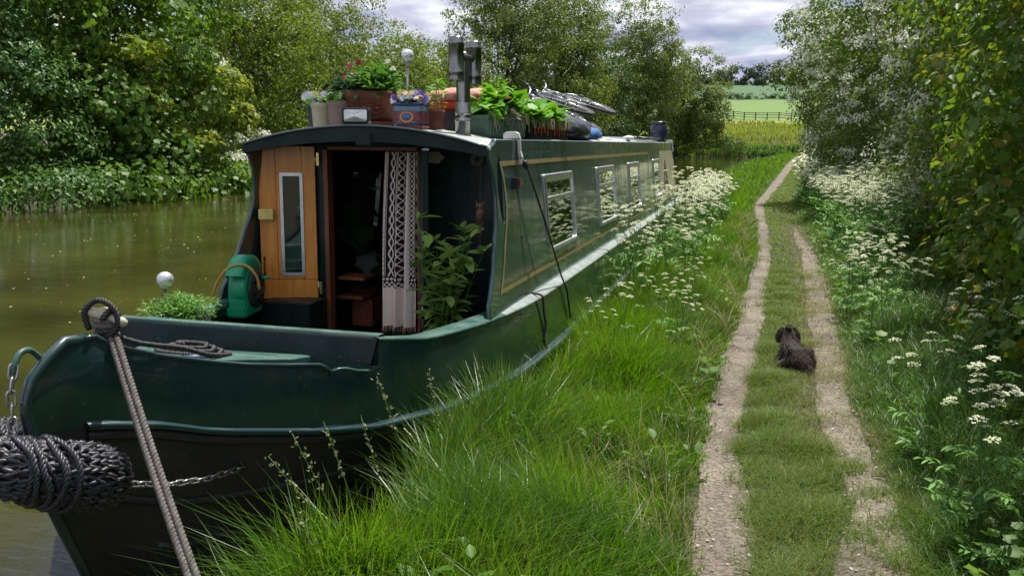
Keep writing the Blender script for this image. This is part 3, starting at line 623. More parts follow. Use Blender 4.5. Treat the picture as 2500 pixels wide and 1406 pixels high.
def window(side, y0, y1):
    def P3(y, z, d): return (side*(cx(z)+d), y, z)
    a = rrect(y0, y1, wz0, wz1, .02, .075); b = rrect(y0+.026, y1-.026, wz0+.030, wz1-.026, .012, .055)
    mb = MB(); mb.grid([[P3(y, z, 0) for y, z in a], [P3(y, z, .010) for y, z in a], [P3(y, z, .016) for y, z in rrect(y0+.006, y1-.006, wz0+.006, wz1-.006, .018, .07)], [P3(y, z, .016) for y, z in b], [P3(y, z, -.02) for y, z in b]], False, closed=True)
    fr = mb.build('window', M['alu'], boat)
    zc = wz1-.185
    q = MB(); 
    q.add([P3(y, z, d) for y, z, d in ((y0+.022, zc-.013, .014), (y1-.022, zc-.013, .014), (y1-.022, zc+.013, .014), (y0+.022, zc+.013, .014), (y0+.022, zc-.013, -.01), (y1-.022, zc-.013, -.01), (y1-.022, zc+.013, -.01), (y0+.022, zc+.013, -.01))], [(0, 1, 2, 3), (0, 1, 5, 4), (3, 2, 6, 7)]); q.build('glazing_bar', M['alu'], fr)
    q = MB(); q.add([P3(y, z, d) for y, z, d in ((y0+.024, wz1-.060, .010), (y1-.024, wz1-.060, .010), (y1-.024, wz1-.024, .020), (y0+.024, wz1-.024, .020), (y0+.024, wz1-.060, -.01), (y1-.024, wz1-.060, -.01))], [(0, 1, 2, 3), (0, 1, 5, 4)]); q.build('window_vent', M['alu'], fr)
    for za, zb_, d in ((wz0+.02, zc-.01, .0), (zc+.01, wz1-.05, .004)):
        q = MB(); q.add([P3(y0+.02, za, d), P3(y1-.02, za, d), P3(y1-.02, zb_, d), P3(y0+.02, zb_, d)], [(0, 1, 2, 3)]); q.build('pane', M['glass'], fr)
for a, b in WIN: window(1, a, b)
for a, b in PW: window(-1, a, b)
# coach lines
def stripe(pts, w=.030):
    """closed or open band on the cabin side through (y,z) corners"""
    mb = MB(); n = len(pts); rows = []
    for i, (y, z) in enumerate(pts):
        a = pts[i-1] if i > 0 else pts[-2]; b = pts[i+1] if i < n-1 else pts[1]
        t = Vector((b[0]-y, b[1]-z)); s_ = Vector((y-a[0], z-a[1])); t.normalize(); s_.normalize(); n1_ = Vector((-s_.y, s_.x)); n2_ = Vector((-t.y, t.x)); bi = (n1_+n2_); bi = bi/max(.35, bi.dot(n1_)) if bi.length > .01 else n1_
        rows.append([(cx(z)+.003, y, z), (cx(z+bi.y*w)+.003, y+bi.x*w, z+bi.y*w)])
    mb.grid(rows); return mb.build('coach_line', M['gold'], boat)
lf = [(yf(z)+.17, z) for z in (1.115, 1.2, 1.3, 1.4, 1.5, 1.6, 1.7, 1.8, 1.91)]
pts = [(7.49, 1.115), (7.49, 1.91)]+[(y, 1.91) for y in (5, 2.5, 1.0)]+lf[::-1]+[(y, 1.115) for y in (1, 2.5, 5)]+[(7.49, 1.115)]
stripe(pts)
# panel joint, decorated cream panel at the stern with a dark letter
MB().add([(cx(z)+.002, y, z) for y, z in ((.585, .99), (.591, .99), (.591, 1.97), (.585, 1.97))], [(0, 1, 2, 3)]).build('panel_joint', M['green_dark'], boat)
MB().add([(cx(z)+.003, y, z) for y, z in ((8.87, 1.10), (11.0, 1.10), (11.0, 1.91), (8.87, 1.91))], [(0, 1, 2, 3)]).build('sign_panel', M['cream'], boat)
sg = MB()
def sgn(poly): sg.add([(cx(z)+.006, y, z) for y, z in poly], [tuple(range(len(poly)))])
sgn([(9.30, 1.22), (9.45, 1.22), (9.66, 1.70), (9.58, 1.76)]); sgn([(9.95, 1.22), (10.1, 1.22), (9.66, 1.76), (9.58, 1.76)]); sgn([(9.46, 1.36), (9.95, 1.36), (9.93, 1.41), (9.48, 1.41)])
sg.build('sign_letter', M['black'], boat)
# roof with lipped edge and handrails
mb = MB(); rows = []
prof = [(-.819, 1.965), (-.819, 1.990)]+[(x, rz_(x)) for x in np.linspace(-.812, .812, 17)]+[(.819, 1.990), (.819, 1.965)]
for y in [-.005]+list(np.linspace(.0, CL, 12)): rows.append([(x, y, z) for x, z in prof])
mb.grid(rows, True, flip=True); mb.build('roof', M['roofpaint'], boat)
rows = [[(x*.985, y, z-.03) for x, z in prof] for y in (0.0, CL)]
MB().grid(rows, False).build('headlining', M['lining'], boat)
for side in (1, -1):
    mb = MB(); pts = [(side*.80, .10, 2.0), (side*.80, .17, 2.022), (side*.80, .21, 2.045)]+[(side*.80, y, 2.045) for y in np.linspace(.5, CL-.2, 12)]+[(side*.80, CL-.05, 2.0)]
    rr = []
    for p in pts: q_ = p[0]/.80; rr.append([(q_*.785, p[1], 1.99), (q_*.787, p[1], p[2]-.004), (q_*.791, p[1], p[2]), (q_*.816, p[1], p[2]), (q_*.821, p[1], p[2]-.006), (q_*.8235, p[1], 1.972)])
    mb.grid(rr, False); mb.add(rr[0], [tuple(range(6))]); mb.build('handrail', M['green_side'] if side > 0 else M['green_dull'], boat)
# arched fascia over the well and flat header behind it
mb = MB(); xs_ = np.linspace(-.826, .826, 25)
lowz = lambda x: 1.935+.085*(1-(x/.845)**2)
for y in (0, .03): mb.grid([[(x, y, rz_(x)-.006) for x in xs_], [(x, y, lowz(x)) for x in xs_]], False, flip=y > 0)
mb.grid([[(x, 0, lowz(x)) for x in xs_], [(x, .03, lowz(x)) for x in xs_]]); mb.build('roof_fascia', M['green_dark'], boat)
tr_ = MB(); tr_.tube([(x, -.004, rz_(x)-.004) for x in np.linspace(-.828, .828, 31)], .009, 6); tr_.build('roof_bead', M['green'], boat)
MB().box((.03, -.004, 2.035), (.105, .014, .075), bevel=.004).build('fascia_box', M['green_dark'], boat)
# front bulkhead with the doorway, set back under the roof
DY = .355
for s_, xi in ((-1, .425), (1, .262)):
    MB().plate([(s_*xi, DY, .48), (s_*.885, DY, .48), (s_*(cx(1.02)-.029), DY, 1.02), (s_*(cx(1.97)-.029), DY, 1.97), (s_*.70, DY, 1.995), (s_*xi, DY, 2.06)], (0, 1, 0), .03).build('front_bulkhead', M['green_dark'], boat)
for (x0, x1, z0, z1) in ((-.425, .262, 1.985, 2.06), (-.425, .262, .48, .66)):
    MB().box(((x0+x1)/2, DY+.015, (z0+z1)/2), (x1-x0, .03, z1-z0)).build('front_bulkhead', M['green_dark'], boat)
jb = MB(); jb.box((-.412, DY, 1.32), (.030, .075, 1.34)); jb.build('door_frame', M['darkwood'], boat)
jb = MB(); jb.box((-.08, DY, 1.975), (.69, .075, .022)); jb.build('door_frame', M['darkwood'], boat)
jb = MB(); jb.box((.255, DY, 1.32), (.018, .075, 1.34)); jb.build('door_frame', M['darkwood'], boat)
MB().box((-.455, DY-.012, 1.32), (.055, .03, 1.34), bevel=.004).build('door_post', M['green_dark'], boat)
# left door leaf: pine boards, long framed light, lock, pull, hinges
ld = bpy.data.objects.new('cabin_door', None); COL.objects.link(ld); ld.parent = boat; ld['label'] = 'varnished wooden door leaf with a tall narrow glazed light'
ld.location = (-.485, .315, 0); ld.rotation_euler = (0, 0, R(180+21)); W = .375; z0, z1 = .955, 1.985
# local +x runs from the hinge to the free edge; local +y faces the bow
def board(x0, x1, za, zb, th=.03, name='door_board', mat='pine'):
    o = MB().box(((x0+x1)/2, 0, (za+zb)/2), (x1-x0-.0025, th, zb-za-.0025), bevel=.002).build(name, M[mat], ld); return o
lx0, lx1, lz0, lz1 = .095, .215, 1.125, 1.80     # light opening
board(0, W, z0, 1.09); board(0, .088, 1.09, z1); board(.26, W, 1.09, z1)
board(.088, .26, lz1, z1); board(.088, .26, 1.09, lz0)
board(.222, .26, lz0, lz1)
MB().box((W/2, -.018, (z0+z1)/2), (W+.004, .008, z1-z0+.004)).build('door_skin', M['green_dark'], ld)
mb = MB(); fw = .018
A_ = rrect(lx0-.012, .235, lz0-.01, lz1+.01, .006, .006, 2); B_ = rrect(lx0+.008, .215, lz0+.012, lz1-.012, .004, .004, 2)
mb.grid([[(x, .012, z) for x, z in A_], [(x, .024, z) for x, z in A_], [(x, .024, z) for x, z in B_], [(x, .008, z) for x, z in B_]], False, closed=True); mb.build('light_frame', M['alu'], ld)
MB().box((.155, .012, (lz0+lz1)/2), (.14, .004, lz1-lz0)).build('door_pane', M['glassdark'], ld)
lkb = MB(); lkb.box((.325, .036, 1.535), (.098, .045, .070), bevel=.005); lkb = lkb.build('lock_case', M['brass'], ld)
MB().box((.290, .064, 1.528), (.014, .012, .045), ry=.5, bevel=.003).build('lock_lever', M['brass'], lkb)
pl = MB(); pl.tube([(.352, .016, 1.225), (.352, .032, 1.205), (.352, .034, 1.175), (.352, .032, 1.15), (.352, .016, 1.13)], .0045, 6); pl.box((.352, .017, 1.235), (.014, .004, .02)); pl.box((.352, .017, 1.12), (.014, .004, .02)); pl.build('pull_handle', M['black'], ld)
for z in (1.90, 1.03):
    h = MB(); h.box((-.016, .012, z), (.022, .006, .085), bevel=.002); h.tube([(-.004, .017, z-.043), (-.004, .017, z+.043)], .006, 8); h.build('hinge', M['brass'], ld)
# right leaf folded out towards the bow, seen edge-on
rd = bpy.data.objects.new('cabin_door', None); COL.objects.link(rd); rd.parent = boat; rd.location = (.268, .335, 0); rd.rotation_euler = (0, 0, R(-63)); rd['label'] = 'dark green door leaf folded out edge-on beside the curtain'
MB().box((.17, 0, 1.40), (.34, .034, 1.16), bevel=.004).build('door_slab', M['green_dark'], rd)
MB().box((.335, 0, 1.978), (.05, .040, .012)).build('door_cap', M['galv'], rd)
bo = MB(); bo.tube([(.345, -.022, .93), (.345, -.022, 1.02)], .007, 8); bo.box((.343, -.022, .99), (.02, .02, .018), bevel=.003); bo.build('door_bolt', M['chrome'], rd)
MB().box((.343, -.02, 1.45), (.012, .012, .06), bevel=.002).build('door_latch', M['galv'], rd)
for z in (1.925, 1.00):   # cast hinge plates with a scalloped end, cream against the green
    sh = [(0, -.038), (.042, -.038), (.050, -.046), (.062, -.036), (.068, -.044), (.078, -.022), (.098, -.010), (.104, 0), (.098, .010), (.078, .022), (.068, .044), (.062, .036), (.050, .046), (.042, .038), (0, .038)]
    MB().plate([(.318+x*1.05, DY-.004, z+y*.9) for x, y in sh], (0, -1, 0), .008).build('hinge_plate', M['cream'], boat)
# horn, owl ornament on a chain, red side light
hn = MB(); hn.lathe([(.012, .0), (.020, -.004), (.024, -.016), (.034, -.012), (.042, -.018), (.046, -.010), (.046, .012)], (.655, DY-.016, 1.918), 24, axis='y'); hn.build('round_speaker', M['greyrope'], boat)
nv = MB(); nv.box((cx(1.76)+.020, .49, 1.765), (.040, .058, .075), bevel=.005); nv = nv.build('side_light', M['black_plastic'], boat)
MB().box((cx(1.76)+.034, .520, 1.768), (.030, .034, .058), bevel=.008).build('red_lens', M['redlens'], nv)
# cabin inside seen through the doorway
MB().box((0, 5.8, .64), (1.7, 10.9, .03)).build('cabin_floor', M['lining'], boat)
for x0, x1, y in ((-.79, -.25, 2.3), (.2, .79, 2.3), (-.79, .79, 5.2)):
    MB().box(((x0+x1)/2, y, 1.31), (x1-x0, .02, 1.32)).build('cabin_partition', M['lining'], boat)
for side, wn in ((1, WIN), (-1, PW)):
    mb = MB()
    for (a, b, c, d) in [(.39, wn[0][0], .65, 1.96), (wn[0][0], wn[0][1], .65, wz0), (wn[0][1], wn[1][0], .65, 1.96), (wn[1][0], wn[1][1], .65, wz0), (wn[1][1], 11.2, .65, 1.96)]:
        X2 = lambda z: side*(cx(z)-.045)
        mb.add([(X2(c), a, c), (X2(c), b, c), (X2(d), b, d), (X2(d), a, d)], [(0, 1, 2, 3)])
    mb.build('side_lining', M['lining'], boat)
for k, (y, z) in enumerate(((.62, .93), (.55, 1.08))):
    MB().box((-.36+.05*k, y, z), (.20, .20, .022), bevel=.004).build('cabin_step', M['darkwood'], boat)
MB().box((-.33, .75, .80), (.16, .2, .20), bevel=.01).build('cabin_shelf', M['darkwood'], boat)
MB().box((-.59, .16, .80), (.36, .26, .33), rz=.08, bevel=.006).build('well_locker', M['green_dark'], boat)
# headlamp
hl = bpy.data.objects.new('headlamp', None); COL.objects.link(hl); hl.parent = boat; hl.location = (-.035, .03, 2.178); hl.rotation_euler = (0, 0, R(6))
c = rrect(-.088, .088, -.050, .050, .018, .018, 4); c2 = rrect(-.078, .078, -.040, .040, .014, .014, 4)
mb = MB(); mb.grid([[(x*.8, .075, z*.75) for x, z in c], [(x, .03, z) for x, z in c], [(x, -.012, z) for x, z in c], [(x, -.018, z) for x, z in c2], [(x, -.010, z) for x, z in c2]], False, closed=True); mb.add([(x*.8, .075, z*.75) for x, z in c], [tuple(range(len(c)))]); mb.build('lamp_housing', M['black_plastic'], hl)
mb = MB(); rows = [[(x*s, -.012-.012*(1-s*s)+.0015*math.sin(s*40), z*s) for x, z in c2] for s in np.linspace(1, .02, 14)]; mb.grid(rows, True, closed=True); mb.build('lamp_glass', M['lens'], hl)
mb = MB(); mb.tube([(0, .03, -.048), (0, .03, -.085)], .012, 8); mb.box((0, .03, -.080), (.10, .03, .008)); mb.build('lamp_bracket', M['black_plastic'], hl)
# chimney with its H-shaped cowl
ch = bpy.data.objects.new('chimney', None); COL.objects.link(ch); ch.parent = boat; ch.location = (.50, .50, 2.055)
def at(pr, x=0, y=0, mat='steel', nm='flue_pipe'):
    mb = MB(); mb.lathe(pr, (x, y, 0), 28); return mb.build(nm, M[mat], ch)
at([(.115, -.012), (.115, .006), (.062, .012)], 0, 0, 'roofpaint', 'roof_collar')
at([(.050, .0), (.052, .10), (.058, .102), (.058, .112), (.052, .115), (.051, .15), (.056, .152), (.056, .158), (.0525, .162), (.0525, .215), (.049, .22)], nm='flue_base')
at([(.046, .21), (.046, .43), (.044, .50)])
cw = MB(); cw.sphere((0, 0, .50), .047, 20, 12); cw.tube([(-.018, -.070, .50), (-.006, -.03, .502), (.018, .03, .502), (.042, .070, .50)], .040, 20); cw.build('cowl_tee', M['steel'], ch)
for (x, y, za, zb_) in ((-.020, -.078, .355, .625), (.046, .078, .34, .610)):
    at([(.045, za+.01), (.051, za), (.053, za+.006), (.050, za+.016), (.050, za+.045), (.054, za+.050), (.050, za+.056), (.0495, zb_-.045), (.054, zb_-.040), (.0495, zb_-.034), (.0495, zb_-.004), (.048, zb_), (.043, zb_-.01), (.043, za+.05)], x, y, 'steel', 'cowl_tube')
# stern: short deck with the far end of the hull
rows = [[(side*1.0, 12.6, z) for side in (-1, 1)] for z in (-.2, .99)]; MB().grid(rows).build('transom', M['hullblack'], boat)
MB().box((0, 11.95, .97), (1.9, 1.3, .03)).build('stern_deck', M['green_dull'], boat)
MB().tube([(0, 12.3, 1.0), (0, 12.3, 1.45), (0, 12.1, 1.55), (0, 11.4, 1.58)], .022, 8).build('tiller', M['brass'], boat)
MB().box((-.1, 10.2, 2.125), (.9, .7, .03), bevel=.01).build('slide_hatch', M['roofpaint'], boat)
for x in (.38, .62): MB().box((x, 8.6, 2.09), (.03, 3.4, .02)).build('hatch_runner', M['galv'], boat)
mv = MB(); mv.lathe([(.03, 0), (.03, .03), (.075, .035), (.085, .05), (.07, .07), (.02, .085), (0, .087)], (.62, 7.0, rz_(.62)-.005), 18); mv.build('mushroom_vent', M['white_plastic'], boat)
# ------------------------------------------------------------------ things on the roof
rng = np.random.default_rng(11)
def leaves_obj(name, mat, parent, pos, nrm, yd, size, T=T_OVATE, kind=None):
    V, F = scatter(T, np.array(pos), np.array(nrm), np.array(yd), np.array(size)); o = link(name, npmesh(name, V, F), mat, parent)
    if kind: o['kind'] = kind
    return o
def tuft(c, r, h, n, size, T, mat, parent, name='leaves', up=.5, lean=.8, kind='stuff'):
    """a small plant: leaves on arching shoots rising from c"""
    a = rng.random(n)*2*math.pi; f = rng.random(n)**.6; rad = r*f*(.4+.7*rng.random(n)); hh = h*(.15+.85*rng.random(n))*(1-.35*f)
    pos = np.stack([c[0]+rad*np.cos(a), c[1]+rad*np.sin(a), c[2]+hh], 1)
    out = np.stack([np.cos(a), np.sin(a), np.zeros(n)], 1)
    nrm = np.array([0, 0, 1])+out*-.2+rng.normal(size=(n, 3))*.4; yd = out*lean+np.array([0, 0, up])+rng.normal(size=(n, 3))*.35
    return leaves_obj(name, mat, parent, pos, nrm, yd, size*(.6+.7*rng.random(n)), T, kind)
def stems(c, r, h, n, parent, mat='stalk', th=.0018, name='stems'):
    mb = MB()
    for i in range(n):
        a = rng.random()*6.28; q = r*rng.random(); p0 = Vector(c)+Vector((math.cos(a)*q*.3, math.sin(a)*q*.3, 0)); p1 = Vector(c)+Vector((math.cos(a)*q, math.sin(a)*q, h*(.5+.5*rng.random())))
        mb.tube([p0, p0.lerp(p1, .5)+Vector((0, 0, h*.1)), p1], [th, th*.8, th*.5], 4, cap=False)
    o = mb.build(name, M[mat], parent); o['kind'] = 'stuff'; return o
def flower(T_cols, pos, size, parent, name='flower'):
    """pansy-like bloom: five petals facing the bow"""
    for k, (p, mt) in enumerate(pos):
        P = []; Nn = []; Y = []
        fd_ = Vector((.35+rng.normal()*.3, -1, .45+rng.normal()*.3)).normalized(); u = fd_.orthogonal().normalized(); w = fd_.cross(u)
        for j in range(5):
            q = j*1.257+rng.random()*.2; P.append(tuple(p)); Nn.append(tuple(fd_)); Y.append(tuple(u*math.cos(q)+w*math.sin(q)+fd_*.25))
        leaves_obj(name, M[mt], parent, P, Nn, Y, [size*(.8+.4*rng.random())]*5, T_PETAL)
T_PETAL = (np.array([(0, 0, 0), (.42, .45, .05), (.34, .9, 0), (-.34, .9, 0), (-.42, .45, .05)], float), np.array([(0, 1, 2), (0, 2, 3), (0, 3, 4)]))
def potprof(rb, rt, h, lip=.012, th=.006):
    return [(0, 0), (rb, 0), (rb+.003, .006), (rt-.004, h-.03), (rt+lip*.2, h-.028), (rt+lip*.3, h), (rt-th, h), (rt-th-.003, h-.02), (0, h-.02)]
def pot(name, label, x, y, rb, rt, h, mat, sq=None, group=None, z=None):
    zb = (rz_(x) if z is None else z); t = thing(name, label, 'flower pot', (x, y, zb+.002), 0, group)
    MB().lathe(potprof(rb, rt, h), (0, 0, 0), 28, sq=sq).build('pot_body', M[mat], t)
    MB().lathe([(0, h-.018), (rt-.009, h-.018)], (0, 0, 0), 28, sq=sq).build('potting_soil', M['soil'], t)
    return t
pg = 'plant pots along the front of the cabin roof'
t1 = pot('flower_pot', 'slate blue pot at the far left of the roof, behind the cream pot', -.555, .52, .062, .084, .205, 'bluepot', group=pg)
tuft((0, 0, .17), .08, .07, 90, .03, T_OVATE, M['leaf_pot'], t1)
t2 = pot('flower_pot', 'cream glazed pot of lilac and yellow pansies on the roof edge', -.455, .38, .058, .076, .185, 'creampot', group=pg)
tuft((0, 0, .16), .10, .09, 130, .035, T_OVATE, M['leaf_pot'], t2)
flower(None, [((rng.uniform(-.11, .12), rng.uniform(-.08, .03), rng.uniform(.195, .255)), m_) for m_ in ['pansylilac']*16+['pansyyellow']*5+['pansyviolet']*3+['petalwhite']*4], .019, t2)
t3 = pot('flower_pot', 'dusty pink pot with white pansies beside the headlamp', -.315, .34, .060, .074, .178, 'pinkpot', group=pg)
tuft((.01, 0, .15), .09, .10, 120, .045, T_OVATE, M['leaf_straw'], t3)
flower(None, [((rng.uniform(-.05, .05), rng.uniform(-.07, .0), rng.uniform(.20, .24)), m_) for m_ in ['pansylilac', 'petalwhite', 'petalwhite', 'petalwhite']], .022, t3)
# square terracotta planter with relief and cascade of plants
t4 = thing('terracotta_planter', 'large square terracotta planter with crimson flowers and strappy leaves at the middle of the roof', 'planter', (-.13, .47, rz_(-.1)+.002), .12); t4.scale = (.92, .92, .95)
mb = MB(); mb.lathe([(0, .012), (.125, .012), (.172, .185), (.186, .19), (.190, .235), (.176, .238), (.168, .20), (0, .20)], (0, 0, 0), 32, sq=.85); mb.build('planter_body', M['terracotta'], t4)
mb = MB(); mb.lathe([(0, 0), (.150, 0), (.165, .028), (.158, .03), (.145, .012), (0, .012)], (.05, -.04, 0), 28); mb.build('planter_saucer', M['terracotta'], t4)
mb = MB()
for s_ in (0, 1, 2):
    q = [(-.14+.28*k/14, -.150-.006*s_-.02, .135-.012*s_*3+.012*math.sin(k*.9+s_)) for k in range(15)]; mb.tube(q, .003, 5)
for x in (-.09, .0, .09): mb.sphere((x, -.168, .12), .014, 8, 6, (1, .4, 1))
mb.build('planter_relief', M['terracotta'], t4)
MB().lathe([(0, .205), (.165, .205)], (0, 0, 0), 32, sq=.85).build('potting_soil', M['soil'], t4)
tuft((.03, 0, .20), .19, .22, 420, .075, T_LANCE, M['leaf_pot'], t4, 'leaves')
tuft((.06, .04, .22), .14, .24, 420, .040, T_OVATE, M['leaf_pot'], t4, 'leaves')
tuft((-.13, -.03, .20), .16, .13, 200, .09, T_LANCE, M['leaf_dark'], t4, 'leaves')
tuft((.09, -.10, .20), .07, .10, 26, .16, T_LANCE, M['leaf_pot'], t4, 'strappy_leaf', up=1.2)
stems((-.10, -.02, .2), .12, .28, 12, t4)
for p in ((-.15, -.06, .41), (-.12, -.06, .36), (-.20, -.06, .33), (-.09, -.05, .43), (.13, -.05, .44), (.16, -.04, .39)):
    mt = 'crimson' if p[0] < 0 else 'petalwhite'
    flower(None, [(p, mt), ((p[0]+.007, p[1]+.01, p[2]+.007), mt)], .018, t4)
mb = MB()
for k in range(7): mb.tube(curve([(-.13+.02*k, -.17, .20), (-.12+.022*k, -.175, .225+.01*math.sin(k)), (-.10+.02*k, -.17, .25-.004*abs(k-3)*2)], 4), .0035, 5)
mb.build('wire_ornament', M['rust'], t4)
# grey lavender bush behind the pots
t5 = pot('herb_pot', 'dark pot of grey twiggy lavender behind the cream pot', -.50, .95, .08, .11, .16, 'bluepot')
t5['category'] = 'herb pot'; tuft((.05, -.02, .13), .21, .32, 1500, .026, T_LANCE, M['leaf_grey'], t5); stems((0, 0, .12), .22, .34, 60, t5, 'straw', .0012)
# talavera pot
t6 = thing('painted_pot', 'square hand painted pot with blue rim and fan flower, full of violet and yellow pansies', 'flower pot', (.262, .20, rz_(.26)-.010), .10)
m_ = MB(); m_.lathe([(0, .0), (.118, .0), (.124, .022), (.112, .026)], (0, 0, 0), 32, sq=.9); m_.build('pot_foot', M['terracotta'], t6)
m_ = MB(); m_.lathe([(.110, .022), (.113, .040), (.113, .044)], (0, 0, 0), 32, sq=.9); m_.build('blue_band', M['cobalt'], t6)
m_ = MB(); m_.lathe([(.1125, .044), (.116, .10), (.117, .132)], (0, 0, 0), 32, sq=.9); m_.build('pot_body', M['brick_glaze'], t6)
m_ = MB(); m_.lathe([(.1175, .132), (.118, .165)], (0, 0, 0), 32, sq=.9); m_.build('pale_band', M['skyglaze'], t6)
m_ = MB(); m_.lathe([(.118, .165), (.124, .170), (.125, .192), (.115, .193), (.110, .175), (0, .172)], (0, 0, 0), 32, sq=.9); m_.build('blue_rim', M['cobalt'], t6)
MB().lathe([(0, .178), (.110, .178)], (0, 0, 0), 32, sq=.9).build('potting_soil', M['soil'], t6)
fy = -.1245
def fan(r0, r1, a0, a1, y, c=(.0, .058)):
    n = 8; P = [(c[0]+r0*math.sin(a0+(a1-a0)*k/n), y, c[1]+r0*math.cos(a0+(a1-a0)*k/n)) for k in range(n+1)]+[(c[0]+r1*math.sin(a1-(a1-a0)*k/n), y, c[1]+r1*math.cos(a1-(a1-a0)*k/n)) for k in range(n+1)]; return P
for (r, z_, mt, d) in ((.058, .092, 'orange_glaze', .0), (.052, .092, 'yellow_glaze', .0012), (.045, .092, 'orange_glaze', .0024), (.039, .093, 'cobalt', .0036)):
    P = [(r*math.sin(q)*(1 if math.cos(q) > 0 else 1.0), fy-d, z_+(r*.62*math.cos(q) if math.cos(q) > 0 else r*.80*math.cos(q))) for q in np.linspace(0, 2*math.pi, 22)[:-1]]
    MB().plate(P, (0, -1, 0), .0010).build('painted_medallion', M[mt], t6)
for k in range(7):
    a = -1.15+k*.385; MB().plate(fan(.006, .036, a-.13, a+.13, fy-.0048, (0, .078)), (0, -1, 0), .0012).build('painted_petal', M['petal_blue'], t6)
for s_ in (-1, 1):
    MB().plate([(s_*.03, fy, .05), (s_*.062, fy, .062), (s_*.072, fy, .05), (s_*.045, fy, .046)], (0, -1, 0), .002).build('painted_leaf', M['green_glaze'], t6)
tuft((0, 0, .17), .13, .07, 260, .04, T_OVATE, M['leaf_dark'], t6)
t6.scale = (.80, .80, .84)
cols = ['pansyviolet']*22+['pansylilac']*16+['pansyyellow']*16+['petalwhite']*10
flower(None, [((rng.uniform(-.13, .13), rng.uniform(-.12, .05), rng.uniform(.205, .268)), cols[k]) for k in range(64)], .024, t6)
t6b = pot('flower_pot', 'plain orange terracotta pot tucked behind the painted pot', .345, .40, .045, .060, .125, 'terracotta', group=pg)
tuft((0, .05, .11), .07, .22, 70, .05, T_LANCE, M['leaf_straw'], t6b); stems((0, 0, .1), .08, .34, 12, t6b, 'straw', .0014)
# solar lamps with crackled globes
def solar(name, label, loc, hh, r, tilt=0, group='solar globe lamps on the boat'):
    t = thing(name, label, 'solar lamp', loc, 0, group); t.rotation_euler = (0, tilt, 0)
    MB().lathe([(0, 0), (.007, 0), (.007, hh), (0, hh)], n=10).build('lamp_stem', M['galv'], t)
    MB().lathe([(.008, hh-.004), (.016, hh+.004), (.026, hh+.022), (.029, hh+.030), (.026, hh+.034)], n=18).build('lamp_collar', M['galv'], t)
    g = MB(); g.sphere((0, 0, hh+.030+r*.85), r, 22, 14); g.build('glass_globe', M['crackle'], t)
    return t
solar('solar_lamp', 'solar lamp with glass globe rising behind the painted pot on the roof', (.175, .34, rz_(.2)+.0), .385, .041, .01)
solar('solar_lamp', 'solar lamp with crackled globe standing beside the low plant at the bow', (-.835, -.80, 1.0), .165, .047)
# low thyme plant on the port gunwale near the bow
t7 = thing('herb_trough', 'low leafy green plant in a dark trough on the far rail of the well', 'planter', (-.74, -.82, .93), .55)
MB().lathe([(0, 0), (.15, 0), (.17, .10), (.155, .10), (.15, .08), (0, .08)], n=24, sq=.6).build('trough_body', M['black_plastic'], t7)
tuft((0, 0, .07), .205, .17, 2200, .030, T_LANCE, M['heather'], t7, up=1.0, lean=.5)
# cushions, crates and boxes further back
def cushion(c, d, rz, mat, parent, name='cushion', puff=.5):
    mb = MB(); rows = []
    for i in range(13):
        u = -1+2*i/12; row = []
        for j in range(17):
            v = -1+2*j/16; h = (max(0, 1-abs(u)**3.2)*max(0, 1-abs(v)**3.2))**.5
            row.append((u*d[0]/2*(1-.05*abs(v)), v*d[1]/2*(1-.05*abs(u)), d[2]*h*(.5+puff*.5)+.006*math.sin(u*9+v*4)*h))
        rows.append(row)
    mb.grid(rows, True); mb.grid([[(x, y, -z*.4) for x, y, z in r] for r in rows], True, flip=True); o = mb.build(name, mat, parent); o.location = c; o.rotation_euler = (0, 0, rz); return o
tw = thing('wooden_crate', 'brown wooden crate carrying the red cushions behind the chimney', 'crate', (.30, 1.15, rz_(.3)+.002), .08)
for k in range(3): MB().box((0, -.22, .025+.045*k), (.50, .016, .040), bevel=.002).build('crate_slat', M['terracotta' if k == 1 else 'darkwood'], tw)
for s_ in (-1, 1): MB().box((s_*.24, 0, .07), (.016, .43, .14)).build('crate_end', M['darkwood'], tw)
MB().box((0, .22, .07), (.50, .016, .14)).build('crate_back', M['darkwood'], tw)
for k in range(2):
    o = cushion((.30+.02*k, 1.15, rz_(.3)+.165+.060*k), (.66, .56, .10), .1+.15*k, M['redcloth'] if k == 0 else M['palecloth'], None)
    tag(o, ['scarlet cushion lying on the wooden crate', 'pale red checked cushion on top of the scarlet one'][k], 'cushion')
o = cushion((.40, 1.75, rz_(.5)+.17), (.42, .60, .17), .2, M['palecloth'], None); tag(o, 'crumpled pale red and yellow cloth heaped between the green planter and the crates', 'cushion')
for nm, lb, x, y, h, mt in (('storage_box', 'small black box behind the painted pot', .36, .80, .13, 'black_plastic'),):
    o = MB().box((0, 0, h/2), (.13, .2, h), bevel=.008).build(nm, M[mt]); o.location = (x, y, rz_(x)); tag(o, lb, 'box')
for k, (x, y) in enumerate(((.10, 1.9), (.135, 1.92))):
    o = MB().tube([(0, 0, 0), (0, 0, .30-.06*k)], .007, 6).build('plant_stake', M['white_plastic']); o.location = (x, y, rz_(x)); tag(o, ['taller white stake standing on the roof', 'shorter white stake beside the taller one'][k], 'stake')
